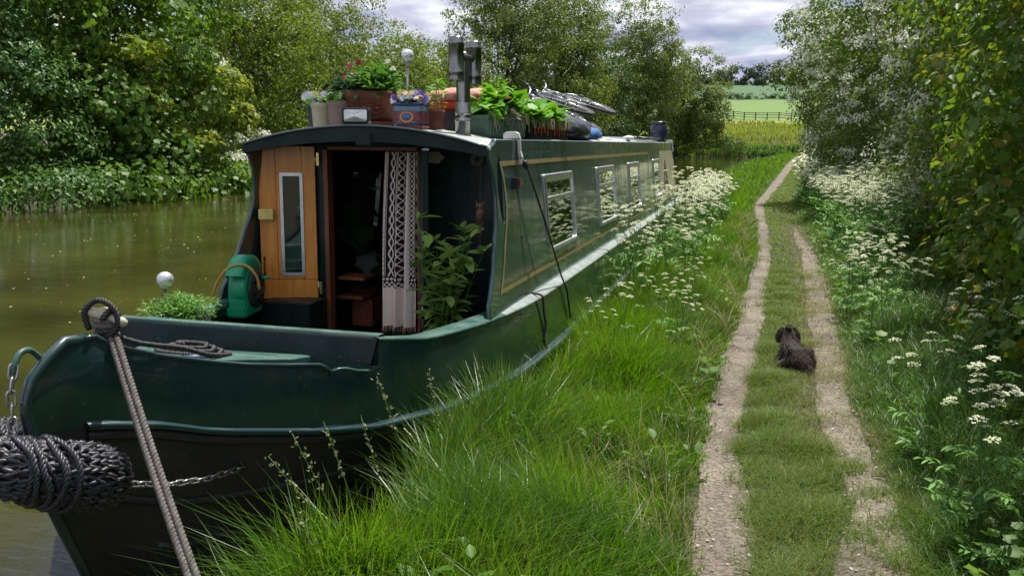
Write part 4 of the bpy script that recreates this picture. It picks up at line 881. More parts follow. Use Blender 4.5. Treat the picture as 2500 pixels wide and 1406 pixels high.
# sage green ribbed trough with strawberries
def trough(name, label, x, y, rz, L_, w, h, mat, ribs):
    t = thing(name, label, 'planter', (x, y, rz_(x)-.004), rz)
    mb = MB(); c = lambda s_: [(-L_/2*s_, -w/2*s_), (L_/2*s_, -w/2*s_), (L_/2*s_, w/2*s_), (-L_/2*s_, w/2*s_)]
    mb.grid([[(a, b, 0) for a, b in c(.90)], [(a, b, h-.02) for a, b in c(.98)], [(a, b, h-.02) for a, b in c(1.04)], [(a, b, h) for a, b in c(1.04)], [(a, b, h) for a, b in c(.95)], [(a, b, h-.03) for a, b in c(.94)]], False, closed=True)
    mb.add([(a, b, 0) for a, b in c(.90)], [(3, 2, 1, 0)]); mb.build('trough_body', M[mat], t)
    n = ribs
    for k in range(n):
        xx_ = -L_/2*.88+L_*.88*k/(n-1)
        for s_ in (-1, 1): MB().add([(xx_-.006, s_*(w/2*.905), .01), (xx_+.006, s_*(w/2*.905), .01), (xx_+.006, s_*(w/2*.985+.001), h-.025), (xx_-.006, s_*(w/2*.985+.001), h-.025), (xx_, s_*(w/2*.905+.007), .01), (xx_, s_*(w/2*.985+.007), h-.025)], [(0, 4, 5, 3), (4, 1, 2, 5), (0, 1, 4), (3, 5, 2)]).build('trough_rib', M[mat], t)
    MB().add([(a, b, h-.025) for a, b in c(.93)], [(0, 1, 2, 3)]).build('potting_soil', M['soil'], t)
    return t
t8 = trough('planter_trough', 'sage green ribbed trough of strawberry plants beside the chimney', .565, 1.02, R(80), .62, .20, .145, 'planter_green', 13)
for k, xx in enumerate((-.20, -.05, .10, .24)):
    tuft((xx, 0, .13), .13, .15+.07*(k in (1, 2)), 80, .075, T_MAPLE, M['leaf_straw'], t8, up=.2, lean=.6); stems((xx, 0, .12), .13, .2, 14, t8)
tuft((.10, .05, .14), .16, .29, 220, .05, T_OVATE, M['leaf_straw'], t8, up=.6); stems((0, 0, .12), .14, .42, 16, t8)
tuft((-.05, -.09, .11), .12, .08, 60, .06, T_OVATE, M['leaf_grey'], t8)
mb = MB()
for k in range(30):
    a = rng.uniform(-.30, .30); mb.tube(curve([(a, -.07, .14), (a+rng.normal()*.03, -.12, .15+rng.random()*.02), (a+rng.normal()*.05, -.13-rng.random()*.02, .10-rng.random()*.07)], 3), .0016, 4, cap=False)
so_ = mb.build('straw', M['straw'], t8); so_['kind'] = 'stuff'
def crate(label, x, y, rz, leafy):
    t = thing('plastic_crate', label, 'crate', (x, y, rz_(x)-.006), rz, 'plastic crates of greenery')
    L_, w, h = .46, .30, .155
    for k in range(9):
        for s_ in (-1, 1): MB().box((-L_/2+.02+k*(L_-.04)/8, s_*(w/2-.005), h*.45), (.030, .008, h*.8)).build('crate_bar', M['crate'], t)
    for k in range(6):
        for s_ in (-1, 1): MB().box((s_*(L_/2-.005), -w/2+.02+k*(w-.04)/5, h*.45), (.008, .030, h*.8)).build('crate_bar', M['crate'], t)
    for s_ in (-1, 1):
        MB().box((0, s_*(w/2), h-.022), (L_+.014, .012, .042)).build('crate_rim', M['crategreen'], t); MB().box((s_*(L_/2), 0, h-.022), (.012, w+.014, .042)).build('crate_rim', M['crategreen'], t)
        MB().box((0, s_*(w/2), .008), (L_+.004, .012, .016)).build('crate_rim', M['crate'], t)
    MB().box((0, 0, .05), (L_-.03, w-.03, .09)).build('potting_soil', M['soil'], t)
    for k in range(5): MB().box((-.15+.07*k, -w/2-.003, .055+.018*(k % 2)), (.030, .003, .05), ry=.3*(k % 3-1)).build('printed_label', M['redprint'], t)
    for k in range(leafy): tuft((-.15+.30*k/max(1, leafy-1), rng.normal()*.04, .13), .16, .17, 85, .085, T_MAPLE, M['leaf_straw'], t, up=.2, lean=.7)
    stems((0, 0, .12), .16, .16, 20, t)
    mb = MB()
    for k in range(30):
        a = rng.uniform(-.22, .22); mb.tube([(a, -.12, .15), (a+rng.normal()*.03, -.16, .16), (a+rng.normal()*.05, -.17, .08)], .0015, 4, cap=False)
    q = mb.build('straw', M['straw'], t); q['kind'] = 'stuff'
    return t
crate('black crate with red print and green rim, nearest the sage trough', .60, 1.62, R(84), 4)
crate('black slatted crate with green rim next to the bin bag', .61, 2.18, R(86), 3)
# bin bag and blue bag
def bag(name, label, c, d, mat, knot):
    mb = MB(); rows = []
    for i in range(17):
        th = math.pi*i/16; row = []
        for j in range(28):
            q = 2*math.pi*j/28; rr_ = 1+.05*math.sin(q*7+i)+.04*math.sin(q*13-i*1.7)
            z = math.cos(th); z = z if z > 0 else z*.35
            row.append((d[0]/2*math.sin(th)**.8*math.cos(q)*rr_, d[1]/2*math.sin(th)**.8*math.sin(q)*rr_, d[2]*(z*.75+.26)))
        rows.append(row)
    mb.grid(rows, True, closed=True)
    o = mb.build(name, M[mat]); o.location = c; tag(o, label, 'bag'); return o
bag('bin_bag', 'glossy black bin bag slumped on the roof by the bicycle wheel', (.565, 3.30, rz_(.6)-.002), (.44, 1.15, .215), 'binbag', 1)
bag('plastic_bag', 'blue plastic bag poking out behind the black bin bag', (.63, 4.02, rz_(.58)-.002), (.30, .62, .13), 'bluebag', 0)
# bicycles lying on their sides
def bike(label, loc, rot, frame_mat, r=.33):
    t = thing('bicycle', label, 'bicycle', loc, 0, 'bicycles lying on the roof'); fw_ = Vector(rot[0]).normalized(); nn_ = Vector(rot[1]); nn_ = (nn_-fw_*nn_.dot(fw_)).normalized(); uu_ = nn_.cross(fw_); t.rotation_euler = Matrix(((fw_.x, uu_.x, nn_.x), (fw_.y, uu_.y, nn_.y), (fw_.z, uu_.z, nn_.z))).to_euler()
    # bike built in its own plane: x forward, y up (in the plane), z sideways
    def wheel(x):
        w = bpy.data.objects.new('wheel', None); COL.objects.link(w); w.parent = t; w.location = (x, 0, 0)
        def ring(rr_, th, nm, mt, zz=0): MB().tube([(rr_*math.cos(q), rr_*math.sin(q), zz) for q in np.linspace(0, 2*math.pi, 41)[:-1]], th, 8, closed=True).build(nm, M[mt], w)
        ring(r, .023, 'tyre', 'tyre'); ring(r-.028, .010, 'rim', 'chrome')
        MB().lathe([(.0, -.05), (.018, -.05), (.018, -.02), (.012, -.015), (.012, .015), (.018, .02), (.018, .05), (0, .05)], n=12).build('hub', M['chrome'], w)
        mb = MB()
        for k in range(20):
            q = 2*math.pi*k/20; q2 = q+(.5 if k % 2 else -.5); z = .03*(1 if k % 4 < 2 else -1); mb.tube([(.016*math.cos(q2), .016*math.sin(q2), z), ((r-.03)*math.cos(q), (r-.03)*math.sin(q), 0)], .0008, 4, cap=False)
        mb.build('spokes', M['chrome'], w)
    wheel(-.50); wheel(.52)
    BBx, BBy = -.06, -.04; st_ = (-.19, .42); hd = (.36, .46); hb_ = (.39, .34)
    mb = MB()
    for a, b, th in (((BBx, BBy), st_, .015), (st_, hd, .014), ((BBx, BBy), hb_, .017), (hd, hb_, .018)): mb.tube([(a[0], a[1], 0), (b[0], b[1], 0)], th, 10)
    for z in (-.045, .045): mb.tube([(BBx, BBy, z*.6), (-.50, 0, z*1.2)], .009, 8); mb.tube([(st_[0]+.01, st_[1]-.03, z*.3), (-.50, 0, z*1.2)], .008, 8)
    mb.build('frame', M[frame_mat], t)
    mb = MB()
    for z in (-.05, .05): mb.tube(curve([(hb_[0]+.01, hb_[1]-.03, z*.5), (.43, .2, z), (.50, .02, z), (.52, 0, z)], 4), .010, 8)
    mb.tube([hd+(0,), (.335, .56, 0)], .012, 8); mb.build('fork', M[frame_mat], t)
    mb = MB(); mb.tube(curve([(.14, .52, -.07), (.20, .56, -.07), (.31, .58, -.04), (.345, .575, 0), (.42, .60, .04), (.52, .66, .06), (.57, .70, .06)], 5), .011, 8); mb.build('handlebar', M['chrome'], t)
    for ga, gb in (((.20, .56, -.07), (.11, .50, -.07)), ((.50, .65, .06), (.59, .71, .06))): MB().tube([ga, gb], .017, 8).build('grip', M['black'], t)
    sd = MB(); rows = []
    for k in range(9):
        x = -.36+.27*k/8; w = .075*(1-(k/8)**.7*.75); rows.append([(x, .52-.015*math.sin(k/8*3), -w), (x, .545, -w*.6), (x, .552, 0), (x, .545, w*.6), (x, .52-.015*math.sin(k/8*3), w)])
    sd.grid(rows, True); sd.add([p for p in rows[0]], [(0, 1, 2, 3, 4)]); sd.build('saddle', M['black'], t)
    MB().tube([st_+(0,), (-.225, .53, 0)], .012, 8).build('seat_post', M['chrome'], t)
    mb = MB(); mb.lathe([(0, .03), (.085, .03), (.092, .034), (.085, .038), (0, .038)], (BBx, BBy, 0), 24); mb.tube([(BBx, BBy, .05), (BBx+.15, BBy+.06, .06)], .009, 6); mb.tube([(BBx, BBy, -.05), (BBx-.15, BBy-.06, -.06)], .009, 6); mb.build('crankset', M['chrome'], t)
    for s_ in (-1, 1): MB().box((BBx+s_*.15, BBy+s_*.06, s_*.10), (.09, .06, .018), bevel=.003).build('pedal', M['black'], t)
    return t
bike('silver bicycle lying on its side, near wheel beside the bin bag', (.34, 4.40, 2.29), ((-.06, 1, .04), (.46, -.46, .8)), 'bikegrey')
bike('second bicycle lying on top of and behind the first one', (.20, 5.55, 2.49), ((.08, 1, .05), (.30, -.34, .9)), 'bikegrey', .34)
# navy barrel and the dark things near the stern
br = thing('plastic_barrel', 'navy blue plastic barrel with screw lid at the stern end of the roof', 'barrel', (.58, 11.0, rz_(.58)-.002))
MB().lathe([(0, 0), (.135, 0), (.150, .03), (.155, .09), (.160, .10), (.155, .11), (.160, .20), (.165, .21), (.158, .22), (.150, .28), (.125, .315), (.118, .32)], n=28).build('barrel_body', M['barrel'], br)
MB().lathe([(.118, .318), (.140, .322), (.140, .350), (.130, .362), (0, .365)], n=28).build('barrel_lid', M['barrel'], br)
mb = MB()
for k in range(5): mb.tube([(-.10+.05*k, -1.1, .03+.012*(k % 2)), (-.08+.05*k, 1.1, .035)], .018, 6)
pk = mb.build('boat_poles', M['black_plastic']); pk.location = (.52, 9.4, rz_(.5)); tag(pk, 'bundle of dark poles lying along the roof before the barrel', 'poles')
# ------------------------------------------------------------------ in the well
# hose reel
hr = thing('hose_reel', 'green garden hose reel standing in the left of the well', 'hose reel', (-.70, -.14, .93), R(100))
def disc(r0, r1, y0_, y1_, n=32): return [(0, y0_), (r1, y0_), (r1+.004, (y0_+y1_)/2), (r1, y1_), (0, y1_)]
MB().lathe([(0, -.01), (.120, -.01), (.135, .0), (.138, .02), (.132, .10), (.10, .115), (0, .115)], (-.01, 0, .165), 36, axis='y').build('reel_housing', M['reelgreen'], hr)
MB().lathe([(0, -.035), (.085, -.035), (.122, -.028), (.124, -.012), (0, -.012)], (.008, 0, .16), 36, axis='y').build('reel_drum', M['reeldark'], hr)
for k in range(6):
    q = k*math.pi/3+.3; MB().lathe([(0, -.040), (.018, -.040), (.020, -.034)], (.008+.072*math.cos(q), 0, .16+.072*math.sin(q)), 12, axis='y').build('drum_hole', M['black'], hr)
MB().tube([(.06, -.035, .215), (.06, -.085, .218)], .013, 10).build('crank_knob', M['reelgreen'], hr)
mb = MB(); rows = []
for q in np.linspace(R(38), R(150), 14): rows.append([(-.01+rr_*math.cos(q)*(.95 if rr_ > .15 else 1), y, .15+rr_*math.sin(q)*(1.08 if rr_ > .15 else 1)) for rr_, y in ((.150, -.005), (.168, -.01), (.205, .0), (.208, .05), (.205, .10), (.150, .10))])
mb.grid(rows, True, closed=False); mb.build('carry_handle', M['reelgreen'], hr)
MB().box((-.03, .05, .025), (.26, .13, .07), bevel=.012).build('reel_foot', M['reelgreen'], hr)
MB().box((-.09, .05, .09), (.085, .125, .16), bevel=.012).build('reel_side', M['reelgreen'], hr)
mb = MB(); mb.tube(curve([(-.17, .20, -.03), (-.17, .205, .08), (-.16, .17, .20), (-.15, .11, .29), (-.14, .04, .325), (-.13, -.03, .315), (-.12, -.08, .25), (-.11, -.09, .17)], 6), .0085, 8); mb.build('hose', M['hose'], hr)
# bay plant
bp_ = thing('bay_plant', 'leafy evergreen plant with pointed leaves in the right of the well', 'potted plant', (.56, -.02, .50))
MB().lathe([(0, 0), (.11, 0), (.14, .22), (.15, .22), (.15, .25), (.135, .25), (.13, .22), (0, .22)], n=24).build('pot_body', M['black_plastic'], bp_)
mb = MB(); tips = []
for k in range(20):
    a = rng.random()*6.28; r_ = .05+.24*rng.random(); tip = Vector((r_*math.cos(a)*.95, r_*math.sin(a)*.75, .50+.50*rng.random())) ; pth = curve([(0, 0, .22), (tip.x*.3, tip.y*.3, .42), tuple(tip)], 5); mb.tube(pth, [.006*(1-.8*i/(len(pth)-1)) for i in range(len(pth))], 5, cap=False); tips.append(pth)
tips.append(curve([(0, 0, .22), (-.10, .02, .6), (-.17, .0, 1.06)], 5)); mb.tube(tips[-1], .004, 5)
mb.build('stems', M['stalk'], bp_)
P, Nn, Y, S_ = [], [], [], []
for pth in tips:
    for i in range(2, len(pth)):
        for _ in range(3):
            a = rng.random()*6.28; o_ = Vector((math.cos(a), math.sin(a), .25+.5*rng.random())); P.append(tuple(pth[i])); Y.append(tuple(o_)); Nn.append(tuple(Vector((0, 0, 1))-o_*.3+Vector(rng.normal(size=3))*.25)); S_.append(.10+.06*rng.random())
    for _ in range(5):
        a = rng.random()*6.28; P.append(tuple(pth[-1])); o_ = Vector((math.cos(a), math.sin(a), .9)); Y.append(tuple(o_)); Nn.append(tuple(Vector((0, 0, .6))-o_*.3)); S_.append(.07+.04*rng.random())
P = np.array(P); keep = P[:, 2] > .36
T_BAY = _mid([(0, 0), (.13, .22), (.19, .5), (.13, .8), (0, 1)], .35, .18)
kk_ = np.nonzero(keep)[0]; rng.shuffle(kk_)
for i in kk_[:298]:
    leaves_obj('leaf', M['leaf_bay'], bp_, [P[i]], [Nn[i]], [Y[i]], [S_[i]], T_BAY)
# curtain: cloth in the doorway with printed border
def curtainmat():
    m = bpy.data.materials.new('printed_curtain'); m.use_nodes = True; t = m.node_tree; b = t.nodes['Principled BSDF']; b.inputs['Roughness'].default_value = .9
    uv = N(t, 'ShaderNodeUVMap'); s = N(t, 'ShaderNodeSeparateXYZ'); t.links.new(uv.outputs[0], s.inputs[0]); U, V_ = s.outputs[0], s.outputs[1]
    def mt(op, a, b_=None, c=None):
        n = N(t, 'ShaderNodeMath', operation=op)
        for i, x in enumerate((a, b_, c)):
            if x is None: continue
            if isinstance(x, (int, float)): n.inputs[i].default_value = x
            else: t.links.new(x, n.inputs[i])
        return n.outputs[0]
    def band(x, a, b_): return mt('MULTIPLY', mt('GREATER_THAN', x, a), mt('LESS_THAN', x, b_))
    def mx_(f, a, b_): return mt('ADD', mt('MULTIPLY', a, mt('SUBTRACT', 1, f)), mt('MULTIPLY', b_, f))
    # u in metres across the cloth (0..1.0), v in metres up (0..1.2)
    chk = mt('FLOORED_MODULO', mt('ADD', mt('FLOOR', mt('DIVIDE', U, .016)), mt('FLOOR', mt('DIVIDE', V_, .016))), 2)
    per = mt('FLOORED_MODULO', U, .30)
    braid = 0
    def wave(ph, amp, c, th):
        w = mt('MULTIPLY_ADD', mt('SINE', mt('MULTIPLY_ADD', V_, 42, ph)), amp, c); return mt('LESS_THAN', mt('ABSOLUTE', mt('SUBTRACT', per, w)), th)
    b1 = mt('MAXIMUM', wave(0, .017, .115, .0058), wave(3.14, .017, .115, .0058))
    b2 = mt('MAXIMUM', mt('MAXIMUM', wave(.8, .030, .215, .0055), wave(2.9, .026, .225, .005)), wave(4.9, .030, .22, .0055))
    col = 1.0
    base = mt('ADD', 0, 1)
    v_ = mx_(band(per, .030, .062), base, chk)
    v_ = mx_(band(per, .068, .160), v_, b1)
    v_ = mx_(mt('MAXIMUM', band(per, .074, .078), band(per, .152, .156)), v_, 1)
    v_ = mx_(band(per, .170, .270), v_, b2)
    v_ = mx_(band(per, .270, .295), v_, chk)
    # bottom border rows
    cir = mt('LESS_THAN', mt('ADD', mt('POWER', mt('SUBTRACT', mt('FLOORED_MODULO', U, .026), .013), 2), mt('POWER', mt('SUBTRACT', V_, .318), 2)), .00010)
    inb = mt('GREATER_THAN', per, .030)
    v_ = mx_(mt('MULTIPLY', inb, band(V_, .300, .336)), v_, cir)
    v_ = mx_(mt('MULTIPLY', inb, band(V_, .262, .300)), v_, chk)
    v_ = mx_(mt('LESS_THAN', V_, .262), v_, 1)
    mi = N(t, 'ShaderNodeMix', data_type='RGBA'); t.links.new(v_, mi.inputs[0]); mi.inputs[6].default_value = (.012, .011, .012, 1); mi.inputs[7].default_value = (.90, .76, .66, 1)
    t.links.new(mi.outputs[2], b.inputs['Base Color']); return m
m_cur = curtainmat()
ct = thing('door_curtain', 'off-white curtain with black knotwork and chequer print hanging in the doorway', 'curtain', (0, 0, 0))
nu, nv_ = 90, 26; verts = []; uvs = []
for j in range(nv_+1):
    f = j/nv_; z = 1.955-(1.955-.80)*f
    for i in range(nu+1):
        g = i/nu; xl = .012-.040*f-.012*math.sin(f*3.1); xr_ = .238-.010*f; x = xl+(xr_-xl)*g+.006*math.sin(g*22+1)*(.4+.6*f)
        y = .335+.024*math.sin(g*2*math.pi*3.3+.6+.5*f)*(.7+.5*f)+.010*math.sin(g*31+f*2)-.02*f
        verts.append((x, y, z)); uvs.append((g*.40, (1-f)*1.155))
F_ = [(j*(nu+1)+i, j*(nu+1)+i+1, (j+1)*(nu+1)+i+1, (j+1)*(nu+1)+i) for j in range(nv_) for i in range(nu)]
me = bpy.data.meshes.new('cloth'); me.from_pydata(verts, [], F_); uvl = me.uv_layers.new(name='UVMap')
for lp in me.loops: uvl.data[lp.index].uv = uvs[lp.vertex_index]
link('cloth', me, m_cur, ct, True)
mb = MB()
for k in range(44):
    i = int(k/43*nu); p = verts[nv_*(nu+1)+i]; mb.tube([p, (p[0]+rng.normal()*.003, p[1]-.004, p[2]-.02), (p[0]+rng.normal()*.006, p[1], p[2]-.045)], .0022, 4)
fr_ = mb.build('fringe', M['palecloth'], ct); fr_.data.materials[0] = pmat('fringe_cotton', (.52, .38, .30), .9); fr_['kind'] = 'stuff'
# owl ornament hanging on a chain
ow = thing('owl_ornament', 'small pierced metal owl hanging on a thin chain in the right of the well', 'ornament', (.742, .13, 1.60))
mb = MB(); mb.lathe([(0, -.055), (.018, -.052), (.027, -.02), (.026, .01), (.020, .022), (.028, .040), (.022, .056), (0, .060)], n=14); mb.build('owl_body', M['rust'], ow)
for s_ in (-1, 1): MB().lathe([(0, -.006), (.008, -.006), (.010, 0), (.005, .002)], (s_*.011, -.026, .040), 10, axis='y').build('owl_eye', M['greyrope'], ow); MB().plate([(s_*.012, 0, .054), (s_*.026, 0, .050), (s_*.024, 0, .072)], (0, -1, 0), .004).build('owl_ear', M['rust'], ow); MB().box((s_*.012, 0, -.060), (.012, .01, .012)).build('owl_foot', M['rust'], ow)
mb = MB()
for k in range(16): c = (0, 0, .075+.016*k); mb.tube([(c[0]+.004*math.cos(q)*(k % 2), c[1]+.004*math.cos(q)*((k+1) % 2), c[2]+.010*math.sin(q)) for q in np.linspace(0, 6.28, 9)[:-1]], .0012, 4, closed=True)
for k in range(8): c = (0, 0, -.075-.016*k); mb.tube([(c[0]+.004*math.cos(q)*(k % 2), c[1]+.004*math.cos(q)*((k+1) % 2), c[2]+.010*math.sin(q)) for q in np.linspace(0, 6.28, 9)[:-1]], .0012, 4, closed=True)
mb.build('chain', M['rust'], ow); MB().sphere((0, 0, -.215), .014, 12, 8).build('bead', M['greyrope'], ow)
# climbing plant inside the cabin against the far window
ip = thing('indoor_plant', 'dark climbing plant silhouetted inside the cabin doorway', 'plant', (-.66, 1.36, .9))
P = []; Nn = []; Y = []
for k in range(12): P.append((rng.normal()*.07, rng.normal()*.08, .15+rng.random()*.85)); Nn.append(tuple(rng.normal(size=3)*.4+np.array([.6, -.7, .4]))); Y.append(tuple(rng.normal(size=3)*.5+np.array([0, 0, -.6])))
leaves_obj('leaves', M['leaf_dark'], ip, P, Nn, Y, [.17]*12, T_MAPLE); MB().tube([(0, 0, -.2), (.03, .02, .4), (-.02, 0, 1.0)], .012, 6).build('stem', M['bark'], ip)
MB().lathe([(0, -.25), (.09, -.25), (.12, -.05), (.10, -.05), (0, -.07)], n=18).build('pot_body', M['terracotta'], ip)
# ------------------------------------------------------------------ white brackets over the handrail and the black line
def bracket(label, y, line):
    t = thing('fender_hook', label, 'hook', (0, y, 0), 0, 'white hooks over the handrail')
    x0 = .80; pr = [(x0-.07, 2.049), (x0-.07, 2.080), (x0-.05, 2.095), (x0+.012, 2.096), (x0+.036, 2.085), (x0+.046, 2.05), (x0+.050, 1.97), (x0+.064, 1.93), (x0+.064, 1.885), (x0+.040, 1.885), (x0+.038, 1.925), (x0+.030, 1.96), (x0+.026, 2.049)]
    mb = MB(); mb.plate([(x, -.016, z) for x, z in pr], (0, 1, 0), .032); o = mb.build('hook_body', M['white_plastic'], t); b_ = o.modifiers.new('b', 'BEVEL'); b_.width = .004; b_.segments = 2
    for q in ((x0+.036, -.018, 2.05), (x0+.052, -.018, 1.925)): MB().lathe([(0, -.003), (.005, -.003), (.005, .003)], q, 8, axis='y').build('hook_pin', M['black'], t)
    return t
bracket('white hook over the handrail nearest the bow, carrying the black line', .66, True)
bracket('white hook over the handrail at the stern end of the cabin', 10.95, False)
ln = thing('fender_line', 'thin black line running from the white hook down past the gunwale', 'rope', (0, 0, 0))
kn = MB()
for k in range(5): kn.tube([(.872+.014*math.cos(q)+.004*k, .665+.014*math.sin(q), 1.905-.012*k+.006*math.sin(q+k)) for q in np.linspace(0, 6.28, 10)[:-1]], .0055, 6, closed=True)
kn.tube([(.868, .66, 1.93), (.883, .655, 1.95), (.888, .66, 1.93)], .004, 5); kn.tube([(.878, .67, 1.89), (.885, .66, 1.865)], .004, 5); kn.build('knot', M['black'], ln)
MB().tube([(.878, .67, 1.90), (.950, .93, 1.50), (1.015, 1.22, 1.06), (1.035, 1.34, .93), (1.05, 1.42, .70)], .0065, 8).build('line', M['black'], ln)
fr2 = thing('fender_rope', 'frayed black rope hanging over the outer edge of the gunwale', 'rope', (0, 0, 0))
mb = MB(); rope(mb, curve([(.93, .70, 1.012), (.99, .66, 1.014), (1.018, .655, .995), (1.022, .67, .90), (1.03, .70, .80), (1.028, .68, .72), (1.05, .70, .60)], 5), .0085, 3, .035, 5, .008); mb.build('rope', M['blackrope'], fr2)
# ------------------------------------------------------------------ bow lines, coil, chains and fender
ml = thing('mooring_rope', 'doubled grey mooring rope running from the bow stud down towards the bank', 'rope', (0, 0, 0))
for off, mt, e in ((0, 'greyrope', Vector((.985, -2.90, .47))), (.022, 'greyrope', Vector((1.01, -2.89, .47)))):
    s0 = Vector((.028+off*1.4, -2.205, 1.285-off*.2)); mb = MB(); pth = [s0+(e-s0)*k/30-Vector((0, 0, .045*math.sin(math.pi*k/30))) for k in range(31)]
    rope(mb, pth, .0128, 3, .048, 7, .008); mb.build('rope_strand', M[mt], ml)
mb = MB()
for k in range(5): z = 1.255+.020*k; mb.tube([((.034+.003*(k % 2))*math.cos(q), -2.19+(.034+.003*(k % 2))*math.sin(q), z+.008*math.sin(q+k)) for q in np.linspace(0, 6.283, 20)[:-1]], .0125, 8, closed=True)
mb.build('rope_turns', M['greyrope'], ml)
bl = thing('black_rope', 'black rope looped over the bow stud and coiled flat on the locker hatch', 'rope', (0, 0, 0))
mb = MB(); ax0 = Vector((0, -2.19, 1.352)); dd = Vector((.93, .22, -.28)).normalized()
rope(mb, curve([ax0+dd*-.02+Vector((-.03, -.03, -.05)), ax0+dd*-.045+Vector((-.02, -.025, .01)), ax0+dd*-.035+Vector((0, 0, .052)), ax0+dd*.02+Vector((0, -.01, .062)), ax0+dd*.055+Vector((0, -.01, .03)), ax0+dd*.06+Vector((.0, -.02, -.02)), ax0+dd*.03+Vector((0, -.035, -.06)), ax0+Vector((-.02, -.04, -.07))], 6), .0125, 3, .04, 6, .007)
rope(mb, curve([ax0+dd*.01+Vector((-.01, -.03, -.03)), ax0+dd*.02+Vector((0, -.034, .01)), ax0+dd*.03+Vector((0, .0, .035)), ax0+dd*.035+Vector((0, .03, 0)), ax0+Vector((.0, .03, -.05)), ax0+Vector((-.03, .0, -.06)), ax0+Vector((0, -.04, -.055)), ax0+Vector((.035, -.02, -.052))], 6), .0125, 3, .04, 6, .007)
mb.build('rope_loop', M['blackrope'], bl)
mb = MB(); cc_ = Vector((-.03, -1.66, 0)); pts = [ax0+Vector((.02, -.03, -.05)), ax0+Vector((.10, .06, -.11)), Vector((.15, -1.95, 1.185)), Vector((.19, -1.83, 1.13))]
for k in range(56):
    q = .2+k*.42; rad = .175-.0022*k; x = cc_.x+rad*math.cos(q)*1.05; y = cc_.y+rad*math.sin(q)*.62; pts.append(Vector((x, y, zq(y)+.014+.0016*(k//15)*8)))
rope(mb, curve(pts, 3), .0115, 3, .038, 6, .009); mb.build('rope_coil', M['blackrope'], bl)
# chains
def chain(parent, pts, link_l=.052, wr=.0045, w=.013, mat='galv', tw0=0):
    P = [Vector(p) for p in pts]; L = [0]
    for a, b in zip(P, P[1:]): L.append(L[-1]+(b-a).length)
    n = int(L[-1]/(link_l*.74)); base = None
    for i in range(n+1):
        d = L[-1]*i/max(1, n); k = min(len(P)-2, max(0, int(np.searchsorted(L, d))-1)); f = (d-L[k])/max(1e-9, L[k+1]-L[k]); c = P[k].lerp(P[k+1], f); t = (P[k+1]-P[k]).normalized()
        if base is None:
            mb = MB(); hl_ = link_l/2-w*.75; q = []
            for a in np.linspace(-math.pi/2, math.pi/2, 6): q.append((hl_+w*.75*math.cos(a), w*.75*math.sin(a), 0))
            for a in np.linspace(math.pi/2, 3*math.pi/2, 6): q.append((-hl_+w*.75*math.cos(a), w*.75*math.sin(a), 0))
            mb.tube(q, wr, 7, closed=True); base = mb.build('chain_link', M[mat], parent)
            o = base
        else: o = base.copy(); COL.objects.link(o); o.parent = parent
        u = t.orthogonal().normalized(); w_ = t.cross(u); a = tw0+math.pi/2*(i % 2)+.2*math.sin(i*2.1); y_ = u*math.cos(a)+w_*math.sin(a); z_ = t.cross(y_)
        o.matrix_local = Matrix(((t.x, y_.x, z_.x, c.x), (t.y, y_.y, z_.y, c.y), (t.z, y_.z, z_.z, c.z), (0, 0, 0, 1)))
c1 = thing('stem_chain', 'short steel chain hanging from the shackle at the very bow down to the fender', 'chain', (0, 0, 0))
mb = MB(); mb.tube(curve([(-.02, -2.49, 1.265), (-.018, -2.53, 1.300), (-.014, -2.575, 1.300), (-.01, -2.605, 1.265), (-.012, -2.61, 1.235)], 5), .011, 9); mb.build('shackle_ring', M['green_dull'], c1)
chain(c1, [(-.010, -2.612, 1.245), (-.006, -2.632, 1.18), (-.004, -2.637, 1.08), (0, -2.64, 1.02)], .056, .0050, .0165)
c2 = thing('fender_chain', 'galvanised chain holding the fender back to an eye on the black hull', 'chain', (0, 0, 0))
hx, hy, hz_ = side_pt(-1.81, .64, 1)
MB().tube([(hx+.012*math.cos(q), hy, hz_+.022*math.sin(q)) for q in np.linspace(0, 6.28, 14)[:-1]], .007, 7, closed=True).build('hull_eye', M['hullblack'], c2)
chain(c2, [(.235, -2.40, .79), (.262, -2.20, .712), (.285, -2.02, .665), (hx+.012, hy-.012, hz_)], .050, .0042, .014)
# rope bow fender: a thick woven sausage bent round the stem
FC = curve([(.215, -2.40, .80), (.190, -2.49, .845), (.135, -2.60, .895), (.06, -2.69, .935), (-.03, -2.72, .955), (-.13, -2.68, .955), (-.22, -2.58, .93), (-.29, -2.46, .88), (-.33, -2.34, .82)], 6)
fd_t = thing('rope_fender', 'thick woven black rope fender bent round the bow', 'fender', (0, 0, 0))
Lf_ = [0]
for a, b in zip(FC, FC[1:]): Lf_.append(Lf_[-1]+(b-a).length)
def fc(s):
    d = Lf_[-1]*min(1, max(0, s)); k = min(len(FC)-2, max(0, int(np.searchsorted(Lf_, d))-1)); f = (d-Lf_[k])/(Lf_[k+1]-Lf_[k]); t = (FC[min(k+2, len(FC)-1)]-FC[max(0, k-1)]).normalized(); return FC[k].lerp(FC[k+1], f), t
def frad(s): return .088*min(1, (max(0, 1-abs(2*s-1)**7))**.5+.12)+.010*math.sin(s*9)
core = []; cr_l = []
for k in range(25): p, t = fc(k/24); core.append(p); cr_l.append(frad(k/24)*.93)
MB().tube(core, cr_l, 18).build('fender_core', M['fender'], fd_t)
def fpt(s, q, dr=0):
    p, t = fc(s); u = (Vector((0, 0, 1))-t*t.z).normalized(); w = t.cross(u); r_ = frad(s)+dr; return p+(u*math.cos(q)+w*math.sin(q))*r_
mb = MB(); ns = 34; nq = 22
